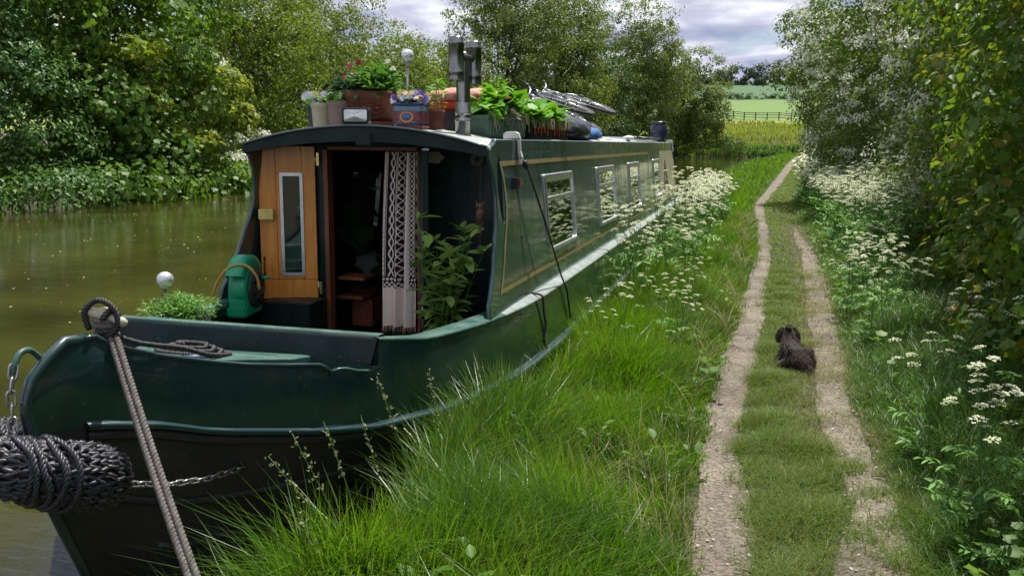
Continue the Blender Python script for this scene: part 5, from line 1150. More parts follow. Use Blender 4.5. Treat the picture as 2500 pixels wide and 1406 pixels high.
for i in range(ns):
    s = (i+.5)/ns
    for j in range(nq):
        q = 2*math.pi*(j+(i % 2)*.5)/nq; ds = 1.05/ns; dq = 2*math.pi/nq*.62
        for sg_ in (-1, 1):
            jt = rng.normal()*.0045
            js = rng.normal()*.004; jq = rng.normal()*.05; a = fpt(s-ds*.35+js, q+sg_*dq*.9+jq, .000); b = fpt(s+ds*.1+js, q+sg_*dq*.45+jq, .011+jt); c = fpt(s+ds*.75, q-sg_*dq*.05+jq, .002)
            mb.tube([a, b, c], [.0065, .0098, .0065], 6, cap=False)
fz = MB()
for k in range(420):
    s = rng.random(); q = rng.random()*6.283; p0 = fpt(s, q, .008); p1 = fpt(s+rng.normal()*.02, q+rng.normal()*.15, .022+.012*rng.random()); fz.tube([p0, p0.lerp(p1, .6)+Vector(rng.normal(size=3))*.004, p1], .0007, 3, cap=False)
fz_ = fz.build('frayed_fibres', M['greyrope'], fd_t); fz_['kind'] = 'stuff'
wv = mb.build('fender_weave', M['fender'], fd_t); wv['kind'] = 'stuff'
mb = MB()
for k in range(9):
    s0 = .235+.0172*k; a0_ = .05*rng.normal(); pth = [fpt(s0+(.045+.012*math.sin(k*1.9))*math.sin(q+.7+a0_*4)+.006*math.sin(q*3+k), q, .010+.010*(k % 2)+.004*math.sin(k*2.2+q*2)) for q in np.linspace(0, 6.283, 40)]
    rope(mb, pth, .0125, 3, .05, 5, .012)
wr_ = mb.build('fender_lashing', M['fender'], fd_t); wr_['kind'] = 'stuff'
# ------------------------------------------------------------------ grass
rng = np.random.default_rng(21)
vrb1 = np.vectorize(lambda y: rut1(y)[0]); vrb2 = np.vectorize(lambda y: rut1(y)[1]); vrc1 = np.vectorize(lambda y: rut2(y)[0]); vrc2 = np.vectorize(lambda y: rut2(y)[1])
def vgn(x, y, s=1.): return (np.sin(x*2.1*s+y*1.3*s)+np.sin(x*-1.2*s+y*2.7*s+1.7)+np.sin(x*3.9*s-y*3.1*s+.6)*.6)/2.6
vgz = np.vectorize(gz); vrb = np.vectorize(right_bank)
def blades(x, y, h, w, lean, segs=3, comb=None):
    """curved grass blades with base (x,y); returns V,F"""
    n = len(x); z = vgz(x, y)-.01
    a = rng.random(n)*2*np.pi; dx, dy = np.cos(a), np.sin(a); wx_, wy_ = -dy, dx
    la = a+rng.normal(size=n)*.35 if comb is None else 5*vgn(x*comb, y*comb)+rng.normal(size=n)*1.1; lx, ly = np.cos(la), np.sin(la)
    V = np.zeros((n, 2*segs+1, 3)); 
    for k in range(segs+1):
        f = k/segs; off = lean*h*f**1.9; zz = h*(f-.30*lean*f**2.4); ww = w*(1-f**1.6)*.5
        cxx, cyy, czz = x+lx*off, y+ly*off, z+zz
        if k < segs:
            V[:, 2*k] = np.stack([cxx-wx_*ww, cyy-wy_*ww, czz], 1); V[:, 2*k+1] = np.stack([cxx+wx_*ww, cyy+wy_*ww, czz], 1)
        else: V[:, 2*segs] = np.stack([cxx, cyy, czz], 1)
    F = []
    for k in range(segs-1): F += [(2*k, 2*k+1, 2*k+3), (2*k, 2*k+3, 2*k+2)]
    F.append((2*segs-2, 2*segs-1, 2*segs)); F = np.array(F)
    return V.reshape(-1, 3), (F[None]+(np.arange(n)*(2*segs+1))[:, None, None]).reshape(-1, 3)
def region(x0, x1, y0, y1, n, keep):
    y = y0+(y1-y0)*rng.random(n); x = x0+(x1-x0)*rng.random(n)
    if callable(keep): k = keep(x, y); x, y = x[k], y[k]
    return x, y
gm_long = leafmat('long_grass', (.058, .145, .016), (.150, .265, .034), (.085, .195, .020), trans=.50, rough=.36, vs=2.2, tint=1.45, spec=.5)
gm_short = leafmat('short_grass', (.080, .165, .022), (.180, .270, .045), (.150, .215, .042), trans=.42, rough=.5, vs=4.5, tint=1.15)
gm_shade = leafmat('verge_grass', (.055, .140, .022), (.110, .205, .038), (.075, .165, .022), trans=.45, rough=.4, vs=1.1, tint=1.2, spec=.4)  # darker greens than the bank grass, hedge shade put into the colour
gm_dry = leafmat('dry_grass', (.24, .22, .09), (.42, .38, .20), trans=.3, rough=.7, tint=1.0)
def grass_obj(name, label, parts, mat):
    V, F = joinVF(parts); o = link(name, npmesh(name, V, F), mat); tag(o, label, 'grass', kind='stuff'); return o
def tall(x, y):   # tufty height field
    t_ = vgn(x*1.7, y*1.7)+.6*vgn(x*5, y*5); return t_
parts = []
# left bank between canal and first rut
for (y0, y1, n, w, hs) in ((-3.9, -1.0, 56000, .0058, 1), (-1.0, 2.2, 52000, .0058, 1), (2.2, 6, 44000, .006, 1), (6, 14, 34000, .010, .95), (14, 30, 20000, .02, .9), (30, 60, 9000, .05, .8), (60, 105, 5000, .12, .8)):
    x, y = region(.55 if y0 < 14 else .2, 2.75 if y0 < 14 else 8, y0, y1, int(n*(3.2 if y0 < 14 else 1.6)), lambda x, y: (x > vrb(y)-.03+.05*vgn(x*3, y*4)) & (x < vrb1(y)+.02+.06*vgn(y*.9, x+3)+.04*rng.normal(size=len(x))) )
    if len(x) > n: x, y = x[:n], y[:n]
    e = np.clip((vrb1(y)-x)/.45, 0, 1); t_ = tall(x, y)
    kp = rng.random(len(x)) < np.clip(.62+.55*t_+.2*(1-e), .12, 1); x, y, e, t_ = x[kp], y[kp], e[kp], t_[kp]
    h = (.07+.25*e**.8+.11*np.clip(t_, -.7, 1)*e)*(.40+.85*rng.random(len(x)))*hs
    h *= 1+.70*np.exp(-((x-vrb(y))/.22)**2)*np.clip(.6+.5*vgn(x*.7+3, y*1.4), .3, 1.2)
    parts.append(blades(x, y, np.maximum(h, .03), w*(.7+1.0*rng.random(len(x))), .16+.85*rng.random(len(x))**1.5, 3 if y0 < 2 else 2, 1.1))
sel = [blades(*(lambda x, y: (x, y, .10+.30*rng.random(len(x)), .0035+.0012*np.maximum(0, y), .2+1.0*rng.random(len(x))))(*region(.85, 2.3, y0, y1, n, lambda x, y: (x > vrb(y)) & (x < vrb1(y)) & (tall(x+3, y) > -.2)))) for (y0, y1, n) in ((-3.9, 0, 4200), (0, 5, 4200), (5, 14, 4000))]
grass_obj('dead_grass', 'dead straw blades mixed through the bank grass', sel, gm_dry)
grass_obj('long_grass', 'long bright green grass on the bank between the boat and the trodden path', parts, gm_long)
# middle strip and worn grass
parts = []; dry = []
for (y0, y1, n, w) in ((-3.9, -.6, 34000, .0034), (-.6, 2.4, 30000, .0036), (2.4, 6.5, 24000, .006), (6.5, 16, 20000, .010), (16, 40, 12000, .024), (40, 95, 6000, .07)):
    x, y = region(2.2, 3.7 if y0 < 6 else 9, y0, y1, int(n*5.5), lambda x, y: (x > vrb2(y)-.01+.05*vgn(y*1.1, x+8)+.04*vgn(x*6, y*5)+.03*rng.normal(size=len(x))) & (x < vrb2(y)+.80+.2*(y > 2)))
    ri = (x > vrc1(y)-.02+.04*rng.normal(size=len(x))) & (x < vrc2(y)+.04+.05*rng.normal(size=len(x))) & (y < 12.4)
    bare = vgn(x*2.3+4, y*1.9)+.5*vgn(x*7, y*6)
    thin = ri & (rng.random(len(x)) > np.where(y < -.3, .12+.42*(bare > .3), np.clip(.36+.045*y, 0, .7)+.2*(bare > .3)))
    worn = np.clip(1.35-np.abs(x-(vrc1(y)+vrc2(y))/2)/.26, 0, 1)*(y > -.2)*(y < 13)
    kp = (~thin) & (rng.random(len(x)) < 1-.55*worn) & (rng.random(len(x)) < np.clip(.70+.5*bare, .25, 1)); x, y, worn = x[kp][:n], y[kp][:n], worn[kp][:n]
    h = (.040+.040*rng.random(len(x)))*(1+.55*vgn(x*5, y*5))*(1 if y0 < 16 else 1.4)+.01
    isd = rng.random(len(x)) < (.13+.62*worn)
    for m_, l_ in ((~isd, parts), (isd, dry)): l_.append(blades(x[m_], y[m_], h[m_]*(.8 if l_ is dry else 1), w*(.7+.7*rng.random(m_.sum())), .4+.9*rng.random(m_.sum()), 2))
# scattered wisps over the bare ruts and their edges
for fn, y0, y1, n in ((rut1, -4, 14, 5200), (rut2, -4, 2.2, 3600)):
    y = y0+(y1-y0)*rng.random(n)**1.3; ab = np.array([fn(q) for q in y]); f = rng.beta(.55, .55, n); x = ab[:, 0]-.02+(ab[:, 1]-ab[:, 0]+.04)*f
    dry.append(blades(x, y, .008+.018*rng.random(n), np.full(n, .0028), 1.2+1.2*rng.random(n), 2))
grass_obj('short_grass', 'short trodden grass strip between and beside the two wheel ruts', parts, gm_short)
grass_obj('dry_grass', 'straw coloured dead grass scattered over the worn track', dry, gm_dry)
# right verge in the shade of the hedge
parts = []
for (y0, y1, n, w, hs) in ((-3.9, -.6, 34000, .0048, 1), (-.6, 3, 30000, .0055, 1), (3, 9, 22000, .009, .95), (9, 22, 13000, .020, .9), (22, 60, 9000, .05, .9), (60, 100, 3000, .12, .9)):
    x, y = region(2.9, 5.4 if y0 < 9 else 10, y0, y1, int(n*3.4), lambda x, y: (x > np.where(y < 2.6, vrc2(y)+.02, vrb2(y)+.62)+.06*vgn(y*1.7, x*2)+.03*rng.normal(size=len(x))) & (x < vrb2(y)+2.2))
    x, y = x[:n], y[:n]; x0_ = np.where(y < 2.6, vrc2(y), vrb2(y)+.62); e = np.clip((x-x0_)/.4, 0, 1); t_ = tall(x+9, y)
    h = (.055+.20*e**.8+.08*np.clip(t_, -.6, 1)*e)*(.45+.75*rng.random(len(x)))*hs
    parts.append(blades(x, y, np.maximum(h, .03), w*(.7+.8*rng.random(len(x))), .4+.9*rng.random(len(x)), 3 if y0 < 2 else 2))
grass_obj('verge_grass', 'long grass on the verge under the hedge, its shade put into a darker green', parts, gm_shade)
# far bank rough grass and the tawny rough at the canal bend
parts = []
n = 26000; y = 8+150*rng.random(n)**1.2; xl = np.array([left_bank(q) for q in y]); x = xl-.1-rng.random(n)**1.5*9; k = x < 60
x, y = x[k], y[k]; sc_ = .4+y/55; parts.append(blades(x, y, (.3+.5*rng.random(len(x)))*np.minimum(sc_, 1.6), .02+.0016*y*(.6+rng.random(len(x))), .3+.5*rng.random(len(x)), 2))
grass_obj('rough_grass', 'rough grass along the far bank of the canal', parts, gm_shade)
n = 9000; x = -14+48*rng.random(n); y = 133+44*rng.random(n); parts = [blades(x, y, .5+.9*rng.random(n), .16+.2*rng.random(n), .3+.5*rng.random(n), 2)]
grass_obj('meadow_grass', 'tawny and yellow rough meadow beyond the canal bend', parts, leafmat('meadow_grass', (.18, .20, .06), (.27, .32, .05), (.20, .27, .04), trans=.4, vs=.08))

# ------------------------------------------------------------------ broad-leaved weeds and litter
parts = []
for k in range(230):
    side_ = rng.random() < .62
    yy = -3.2+14*rng.random()**1.5; xx = (1.25+.95*rng.random()) if side_ else (3.15+.7*rng.random())
    m_ = rng.integers(4, 9); a = rng.random(m_)*6.28; o_ = np.stack([np.cos(a), np.sin(a), .5+.5*rng.random(m_)], 1); r_ = .02+.05*rng.random(m_)
    hh = .06+.16*rng.random(); p = np.stack([xx+r_*np.cos(a), yy+r_*np.sin(a), gz(xx, yy)+hh+.03*rng.normal(size=m_)], 1)
    parts.append(scatter(T_OVATE if k % 3 else T_MAPLE, p, np.array([0, 0, 1])-o_*.4, o_, .035+.04*rng.random(m_)))
V, F = joinVF(parts); o = link('broadleaf_weeds', npmesh('weeds', V, F), leafmat('weed_leaf', (.07, .17, .02), (.15, .28, .035), trans=.45, spec=.3)); tag(o, 'scattered docks and nettles growing among the bank grass', 'weeds', kind='stuff')
mb = MB()
for k in range(14):
    y = -2.6+7*rng.random(); a, b = (rut1 if k % 2 else rut2)(min(y, 2)); x = a+(b-a)*rng.random(); q = rng.random()*6.28; L_ = .05+.14*rng.random()
    z = gz(x, y)+.018; mb.tube([(x, y, z), (x+L_*.5*math.cos(q), y+L_*.5*math.sin(q), z+.006), (x+L_*math.cos(q+.3), y+L_*math.sin(q+.3), z)], [.0028, .0024, .0012], 5)
o = mb.build('fallen_twigs', M['bark']); tag(o, 'small dark twigs lying on the bare earth of the ruts', 'twigs', kind='stuff')
n = 900; y = -3.9+10*rng.random(n)**1.2; f = rng.random(n); ab = np.array([(rut1 if k % 2 else rut2)(min(q, 2.1) if not k % 2 else q) for k, q in enumerate(y)]); y = np.where(np.arange(n) % 2 == 0, np.minimum(y, 2.1), y)
x = ab[:, 0]+(ab[:, 1]-ab[:, 0])*f; P = np.stack([x, y, vgz(x, y)+.016], 1); V, F = scatter(T_DISC, P, rng.normal(size=(n, 3))*.25+np.array([0, 0, 1]), rng.normal(size=(n, 3)), .0025+.006*rng.random(n)**3)
o = link('pebbles', npmesh('pebbles', V, F), pmat('pebble', (.42, .38, .31), .9, var=.3, vscale=60)); tag(o, 'pale pebbles pressed into the trodden earth', 'pebbles', kind='stuff')
n = 800; y = -4+34*rng.random(n); x = -13+12.2*rng.random(n); P = np.stack([x, y, np.full(n, WZ+.004)], 1); V, F = scatter(T_DISC, P, rng.normal(size=(n, 3))*.05+np.array([0, 0, 1]), rng.normal(size=(n, 3)), .006+.012*rng.random(n)**2)
o = link('floating_petals', npmesh('petals', V, F), M['straw']); tag(o, 'pale petals and pollen drifting on the canal', 'petals', kind='stuff')

# ------------------------------------------------------------------ flowering grasses and cow parsley
m_seed = leafmat('green_seed_head', (.16, .20, .07), (.34, .34, .18), trans=.3, rough=.7)
def seed_grass(x, y, h, lean_, heads, label):
    z = gz(x, y); t = thing('cocksfoot_grass', label, 'grass stem', (x, y, z), 0, 'tall grass stems in seed before the hull')
    top = Vector((lean_[0], lean_[1], h)); pth = curve([(0, 0, 0), (top.x*.25, top.y*.25, h*.5), tuple(top)], 8)
    MB().tube(pth, [.0022*(1-.5*i/(len(pth)-1)) for i in range(len(pth))], 5).build('stem', M['stalk'], t)
    P = []; Y = []
    for k in range(heads*9):
        f = .72+.30*(k/(heads*9)); p = pth[min(len(pth)-1, int(f*(len(pth)-1)))]; P.append(tuple(p+Vector(rng.normal(size=3))*.007)); Y.append(tuple(Vector((top.x, top.y, h)).normalized()+Vector(rng.normal(size=3))*.35))
    V, F = scatter(T_OVATE, np.array(P), rng.normal(size=(len(P), 3)), np.array(Y), .011+.007*rng.random(len(P))); q = link('seed_head', npmesh('seed_head', V, F), m_seed, t); q['kind'] = 'stuff'
    V, F = blades_local(3, .3); link('leaf_blade', npmesh('blade', V, F), gm_long, t)
def blades_local(n, h):
    V, F = blades(np.zeros(n)+2.6, np.zeros(n)+2.6, np.full(n, h)*(.6+.6*rng.random(n)), np.full(n, .006), .5+.6*rng.random(n)); V = V-np.array([2.6, 2.6, gz(2.6, 2.6)]); return V, F
sg_l = ['tall grass stem with drooping seed head nearest the mooring rope', 'grass stem in seed leaning left over the dark water', 'grass stem with a short upright seed head in the front clump', 'grass stem in seed crossing the guard iron of the hull', 'low bent grass stem with pale head at the bottom of the picture', 'nodding pinkish seed head reaching up against the green hull', 'thin upright seed head left of the rounded bow rail end']
for (x, y, h, ln_, hd), lb in zip(((1.10, -2.35, .62, (-.20, -.02), 4), (1.05, -2.30, .52, (-.26, -.05), 4), (1.12, -2.28, .64, (-.15, 0), 3), (1.14, -2.1, .58, (-.14, .05), 3), (1.12, -2.5, .40, (-.12, .0), 4), (1.13, -1.85, .68, (-.16, .0), 4), (1.16, -1.62, .66, (-.06, .0), 3)), sg_l): seed_grass(x, y, h, ln_, hd, lb)

def parsley_mesh(seed, h, n_umb, near=True):
    r_ = np.random.default_rng(seed); st = MB(); P = []; Nn = []; S_ = []; LP = []; LY = []
    main = curve([(0, 0, 0), (r_.normal()*.03, r_.normal()*.03, h*.4), (r_.normal()*.06, r_.normal()*.06, h*.75)], 4); st.tube(main, [.006, .0055, .005, .0045, .004, .0035, .003, .0028, .0025][:len(main)], 5, cap=False)
    for k in range(n_umb):
        f = .35+.6*r_.random(); b = main[int(f*(len(main)-1))]; a = r_.random()*6.28; rr_ = (.05+.20*r_.random()); tip = Vector((b.x+rr_*math.cos(a), b.y+rr_*math.sin(a), h*(.72+.30*r_.random())))
        st.tube([b, b.lerp(tip, .5)+Vector((rr_*.15*math.cos(a), rr_*.15*math.sin(a), 0)), tip], [.0022, .0018, .0014], 4, cap=False)
        R_ = .026+.018*r_.random(); m_ = 11 if near else 7; axis_ = Vector((math.cos(a)*.25, math.sin(a)*.25, 1)).normalized(); u = axis_.orthogonal().normalized(); w = axis_.cross(u)
        for j in range(m_):
            q = j*2.4; rad = R_*math.sqrt((j+.4)/m_); c = tip+(u*math.cos(q)+w*math.sin(q))*rad+axis_*(.020-.35*rad*rad/R_)
            if near: st.tube([tip, c], .0007, 3, cap=False)
            for jj in range(5 if near else 1):
                P.append(tuple(c+(u*math.cos(jj*1.3)+w*math.sin(jj*1.3))*(.0062 if near and jj else 0)+axis_*r_.normal()*.0015)); Nn.append(tuple(axis_+Vector(r_.normal(size=3))*.45)); S_.append((.0040 if near else .0115)*(.8+.5*r_.random()))
    for k in range(9 if near else 5):
        a = r_.random()*6.28; zb = h*(.05+.5*r_.random()); L_ = .14+.16*r_.random(); b = Vector((0, 0, zb)); tip = b+Vector((L_*math.cos(a), L_*math.sin(a), .05)); st.tube([b, tip], [.0016, .0008], 3, cap=False)
        for j in range(10):
            f = .35+.65*j/10; s_ = 1 if j % 2 else -1; p = b.lerp(tip, f); LP.append(tuple(p)); LY.append((math.cos(a+s_*.9), math.sin(a+s_*.9), .1*r_.normal()))
    V, F = scatter(T_DISC, np.array(P), np.array(Nn), r_.normal(size=(len(P), 3)), S_); fm = npmesh('umbels', V, F); fm.materials.append(M['umbel'])
    sm = bpy.data.meshes.new('stalks'); sm.from_pydata(st.v, [], st.f); sm.materials.append(M['stalk'])
    V, F = scatter(T_LANCE if near else T_KITE, np.array(LP), np.tile([0, 0, 1.], (len(LP), 1))+r_.normal(size=(len(LP), 3))*.3, np.array(LY), .05+.04*r_.random(len(LP))); lm = npmesh('fern_leaves', V, F); lm.materials.append(M['heather'])
    return fm, sm, lm
PM = [parsley_mesh(100+k, .85+.08*(k % 4), 9+k % 4) for k in range(6)]; PF = [parsley_mesh(200+k, .9, 12, False) for k in range(4)]
def parsley(x, y, label, group, sc_=1., far=False):
    fm, sm, lm = (PF if far else PM)[rng.integers(0, 4 if far else 6)]; t = thing('cow_parsley', label, 'wildflower', (x, y, gz(x, y)-.01), rng.random()*6.28, group); t.scale = (sc_,)*3
    link('umbels', fm, None, t)['kind'] = 'stuff'; link('stalks', sm, None, t)['kind'] = 'stuff'; link('fern_leaves', lm, None, t)['kind'] = 'stuff'
lbA = 'cow parsley in white flower on the bank beside the boat'; gA = 'cow parsley between the boat and the path'
lbB = 'cow parsley in white flower in the dense drift under the hedge'; gB = 'cow parsley drift under the hedge'
lbC = 'sparse cow parsley stem standing in the shaded verge grass at the right'; gC = 'scattered cow parsley in the near verge'
for k in range(82):
    y = 3.4+15*rng.random()**1.1; x = right_bank(y)+.03+.60*rng.random()**1.3*(1 if y < 12 else 1.3); parsley(x, y, lbA, gA, .88+.38*rng.random()*(1-(x-right_bank(y))*.6), y > 9)
for k in range(8): parsley(1.35+.55*rng.random(), .8+2.6*rng.random(), 'isolated low cow parsley among the long grass of the left bank', 'isolated cow parsley on the left bank', .55+.15*rng.random())
for k in range(215):
    y = 6.2+18*rng.random()**1.2; x = rut1(y)[1]+.95+.95*rng.random(); parsley(x, y, lbB, gB, .85+.3*rng.random(), y > 10)
for k in range(26):
    y = -2.4+7.6*rng.random(); x = 3.22+.50*rng.random(); parsley(x, y, lbC, gC, .6+.25*rng.random())
# the drifts carry on out of sight round the bend: one mass
Pp = []; Nn = []
for k in range(1500):
    y = 20+75*rng.random()**1.1; s_ = False; x = (right_bank(y)+.2+1.0*rng.random()) if s_ else (rut1(y)[1]+1.0+1.6*rng.random()); z = gz(x, y)
    for j in range(9): Pp.append((x+rng.normal()*.22, y+rng.normal()*.22, z+.55+.45*rng.random()))
V, F = scatter(T_SQ, np.array(Pp), rng.normal(size=(len(Pp), 3))*.3+np.array([0, 0, 1]), rng.normal(size=(len(Pp), 3)), .045+.03*rng.random(len(Pp)))
k_ = link('distant_cow_parsley', npmesh('far_umbels', V, F), M['umbel']); tag(k_, 'white haze of cow parsley where the path fades round the bend', 'wildflowers', kind='stuff')

# ------------------------------------------------------------------ trees and hedge
def limbs(mb, base, crown_pts, r0, h_fork, rng_, n_l=7, sub=5):
    base = Vector(base); fork = base+Vector((rng_.normal()*.2, rng_.normal()*.2, h_fork))
    mb.tube(curve([base-Vector((0, 0, .3)), base.lerp(fork, .5)+Vector((rng_.normal()*.08, rng_.normal()*.08, 0)), fork], 4), [r0*(1-.045*i) for i in range(9)], 8)
    idx = rng_.choice(len(crown_pts), min(n_l, len(crown_pts)), replace=False)
    for i in idx:
        tip = Vector(crown_pts[i]); m_ = fork.lerp(tip, .5)+Vector((0, 0, (tip-fork).length*.12)); p = curve([fork, tuple(m_), tuple(tip)], 5); mb.tube(p, [r0*.5*(1-.85*j/(len(p)-1)) for j in range(len(p))], 6)
        for _ in range(sub):
            k = rng_.integers(2, len(p)-2); q = Vector(crown_pts[rng_.integers(0, len(crown_pts))]); q = p[k]+(q-p[k])*min(1, (tip-fork).length*.45/max(.1, (q-p[k]).length)); pp = curve([p[k], tuple(p[k].lerp(q, .5)+Vector((0, 0, .1))), tuple(q)], 3); mb.tube(pp, [r0*.16*(1-.8*j/(len(pp)-1)) for j in range(len(pp))], 4, cap=False)
LM = {
 'bluegreen': leafmat('blue_green_leaf', (.075, .170, .042), (.120, .240, .060), (.100, .205, .040), trans=.4, vs=.5, spec=.4),
 'sycamore': leafmat('sycamore_leaf', (.105, .215, .026), (.175, .290, .036), (.085, .185, .026), trans=.42, vs=.45),
 'sycyellow': leafmat('yellow_sycamore_leaf', (.20, .28, .028), (.32, .34, .045), (.15, .25, .03), trans=.45, vs=.8),  # yellower greens than the main sycamore crown
 'olive': leafmat('olive_willow_leaf', (.130, .200, .028), (.215, .280, .046), (.105, .170, .026), trans=.40, vs=.3),
 'bright': leafmat('bright_spring_leaf', (.120, .210, .022), (.220, .300, .040), (.090, .160, .020), trans=.45, vs=.3),
 'willow': leafmat('willow_leaf', (.140, .205, .040), (.225, .285, .065), (.110, .170, .034), trans=.38, vs=.25),
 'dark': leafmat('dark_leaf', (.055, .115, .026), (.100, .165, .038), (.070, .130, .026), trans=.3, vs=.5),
 'hedge': leafmat('hedge_maple_leaf', (.095, .200, .028), (.170, .265, .040), (.115, .215, .028), trans=.48, vs=1.6, spec=.4),
 'hedge_y': leafmat('yellow_hedge_leaf', (.11, .16, .02), (.26, .24, .04), trans=.5),  # yellow-green leaves mixed into the hedge
 'hedge_r': leafmat('reddish_hedge_leaf', (.20, .07, .025), (.34, .16, .05), trans=.4),
 'haw': leafmat('hawthorn_leaf', (.085, .165, .028), (.155, .235, .042), (.105, .185, .028), trans=.4, vs=1.0),
}
def tree(name, label, cat, base, blobs, n, leaf, T, mat, seed, r0=.18, hf=1.6, clump=.5, per=60, group=None, n_l=8, sub=6, extra=(), bark='bark', **kw):
    r_ = np.random.default_rng(seed); t = thing(name, label, cat, base, 0, group); b0 = np.array(base)
    BB = [tuple(np.array(b)-np.array([*base, 0, 0, 0])) for b in blobs]
    V, F, c = crown(r_, BB, n, leaf, T, clump=clump, per=per, **kw); o = link('crown', npmesh('crown', V, F), LM[mat] if isinstance(mat, str) else mat, t)
    mb = MB(); limbs(mb, (0, 0, 0), [tuple(q*np.array([.9, .9, .94])) for q in c if q[2] > hf*.6] or [tuple(q) for q in c], r0, hf, r_, n_l, sub); mb.build('trunk', M[bark], t)
    for (nm, nn, lf, TT, mt, cl, pr) in extra:
        V, F, _ = crown(r_, BB, nn, lf, TT, clump=cl, per=pr, fill=.12, jag=.05); q = link(nm, npmesh(nm, V, F), mt, t); 
        if nm in ('blossom',): q['kind'] = 'stuff'
    return t
Wb = 'trees along the far bank'
tree('waterside_shrub', 'big blue-green shrub hanging over the water at the far left', 'shrub', (-18, 11.5, .6), [(-17.6, 10.5, 3.2, 2.6, 3.2, 3.0), (-17.2, 13.4, 2.6, 2.4, 2.2, 2.4), (-18.5, 12.5, 5.6, 2.6, 3, 2.4), (-16.2, 10.6, 1.6, 1.5, 2.2, 1.4), (-18, 8, 4, 3, 3, 3.5), (-15.0, 8.0, .55, 1.1, 4.0, .65), (-15.0, 12.8, .6, 1.1, 2.6, .65)], 50000, .128, T_OV4, 'bluegreen', 1, clump=.42, group=Wb)
syc = tree('sycamore_tree', 'sycamore with big lobed leaves leaning over the left bank, some of them yellow', 'tree', (-18.4, 18.5, .6), [(-18.2, 18.5, 5.5, 3.0, 2.8, 3.4), (-17.0, 16.6, 3.0, 1.9, 2.0, 2.2), (-16.9, 20.0, 2.9, 2.1, 2.2, 2.2), (-16.1, 17.4, 1.5, 1.5, 1.8, 1.1), (-18.0, 15.4, 6.8, 2.4, 2.4, 2.2), (-18.5, 21.5, 7.4, 2.6, 2.6, 2.2), (-15.0, 16.0, .6, 1.1, 2.2, .65), (-15.3, 19.8, .65, 1.1, 2.6, .7), (-15.9, 22.6, .65, 1.0, 2.0, .7)], 25000, .185, T_MAPLE8, 'sycamore', 2, clump=.55, per=26, group=Wb)
r_ = np.random.default_rng(3)
for k, (bx, by, bz, rr_, lb) in enumerate(((-15.9, 17.2, 4.6, .75, 'yellow spray of leaves jutting out highest'), (-15.5, 17.0, 3.1, .85, 'yellow-green spray below the highest one'), (-15.3, 20.6, 3.9, .85, 'yellow-green spray nearest the boat'), (-15.2, 18.8, 2.0, .6, 'small lime spray low over the water'), (-15.6, 21.6, 2.8, .75, 'lime spray just above the waterside blossom'))):
    V, F, c = crown(r_, [(0, 0, 0, rr_, rr_, rr_*.55)], 560, .165, T_MAPLE, clump=.25, per=20); o = link('leaf_spray', npmesh('leaves', V, F), LM['sycyellow'], syc); o.location = (bx+18.4, by-18.5, bz-.6); o['label'] = lb; o['kind'] = 'stuff'
    MB().tube([(-2.0, .2, -.7), (-.8, .1, -.1), (0, 0, 0)], [.05, .03, .012], 6).build('bough', M['bark'], o)
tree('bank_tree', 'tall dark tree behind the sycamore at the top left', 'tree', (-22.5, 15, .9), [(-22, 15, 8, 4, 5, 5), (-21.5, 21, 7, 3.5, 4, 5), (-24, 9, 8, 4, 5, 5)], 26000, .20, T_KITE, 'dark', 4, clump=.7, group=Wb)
tree('hawthorn_bush', 'low hawthorn in white blossom trailing into the water by the left bank', 'bush', (-17.1, 24.0, .5), [(-16.4, 23.6, .75, 1.1, 1.9, .75), (-16.9, 24.6, 1.5, .9, 1.3, 1.0)], 5200, .09, T_KITE, 'haw', 5, r0=.07, hf=.6, clump=.25, group=Wb, n_l=5, sub=3, extra=(('blossom', 7500, .036, T_SQ, M['petalwhite'], .20, 40),))
tree('hawthorn_bush', 'taller hawthorn with a patch of white blossom between the sycamore and the bright trees', 'bush', (-18.4, 23.5, .7), [(-17.6, 22.8, 4.0, 1.0, 1.1, 1.4), (-18.0, 24, 2.6, 1.2, 1.5, 1.6)], 6500, .10, T_KITE, 'haw', 6, r0=.08, hf=1.2, clump=.3, group=Wb, extra=(('blossom', 3600, .036, T_SQ, M['petalwhite'], .22, 40),))
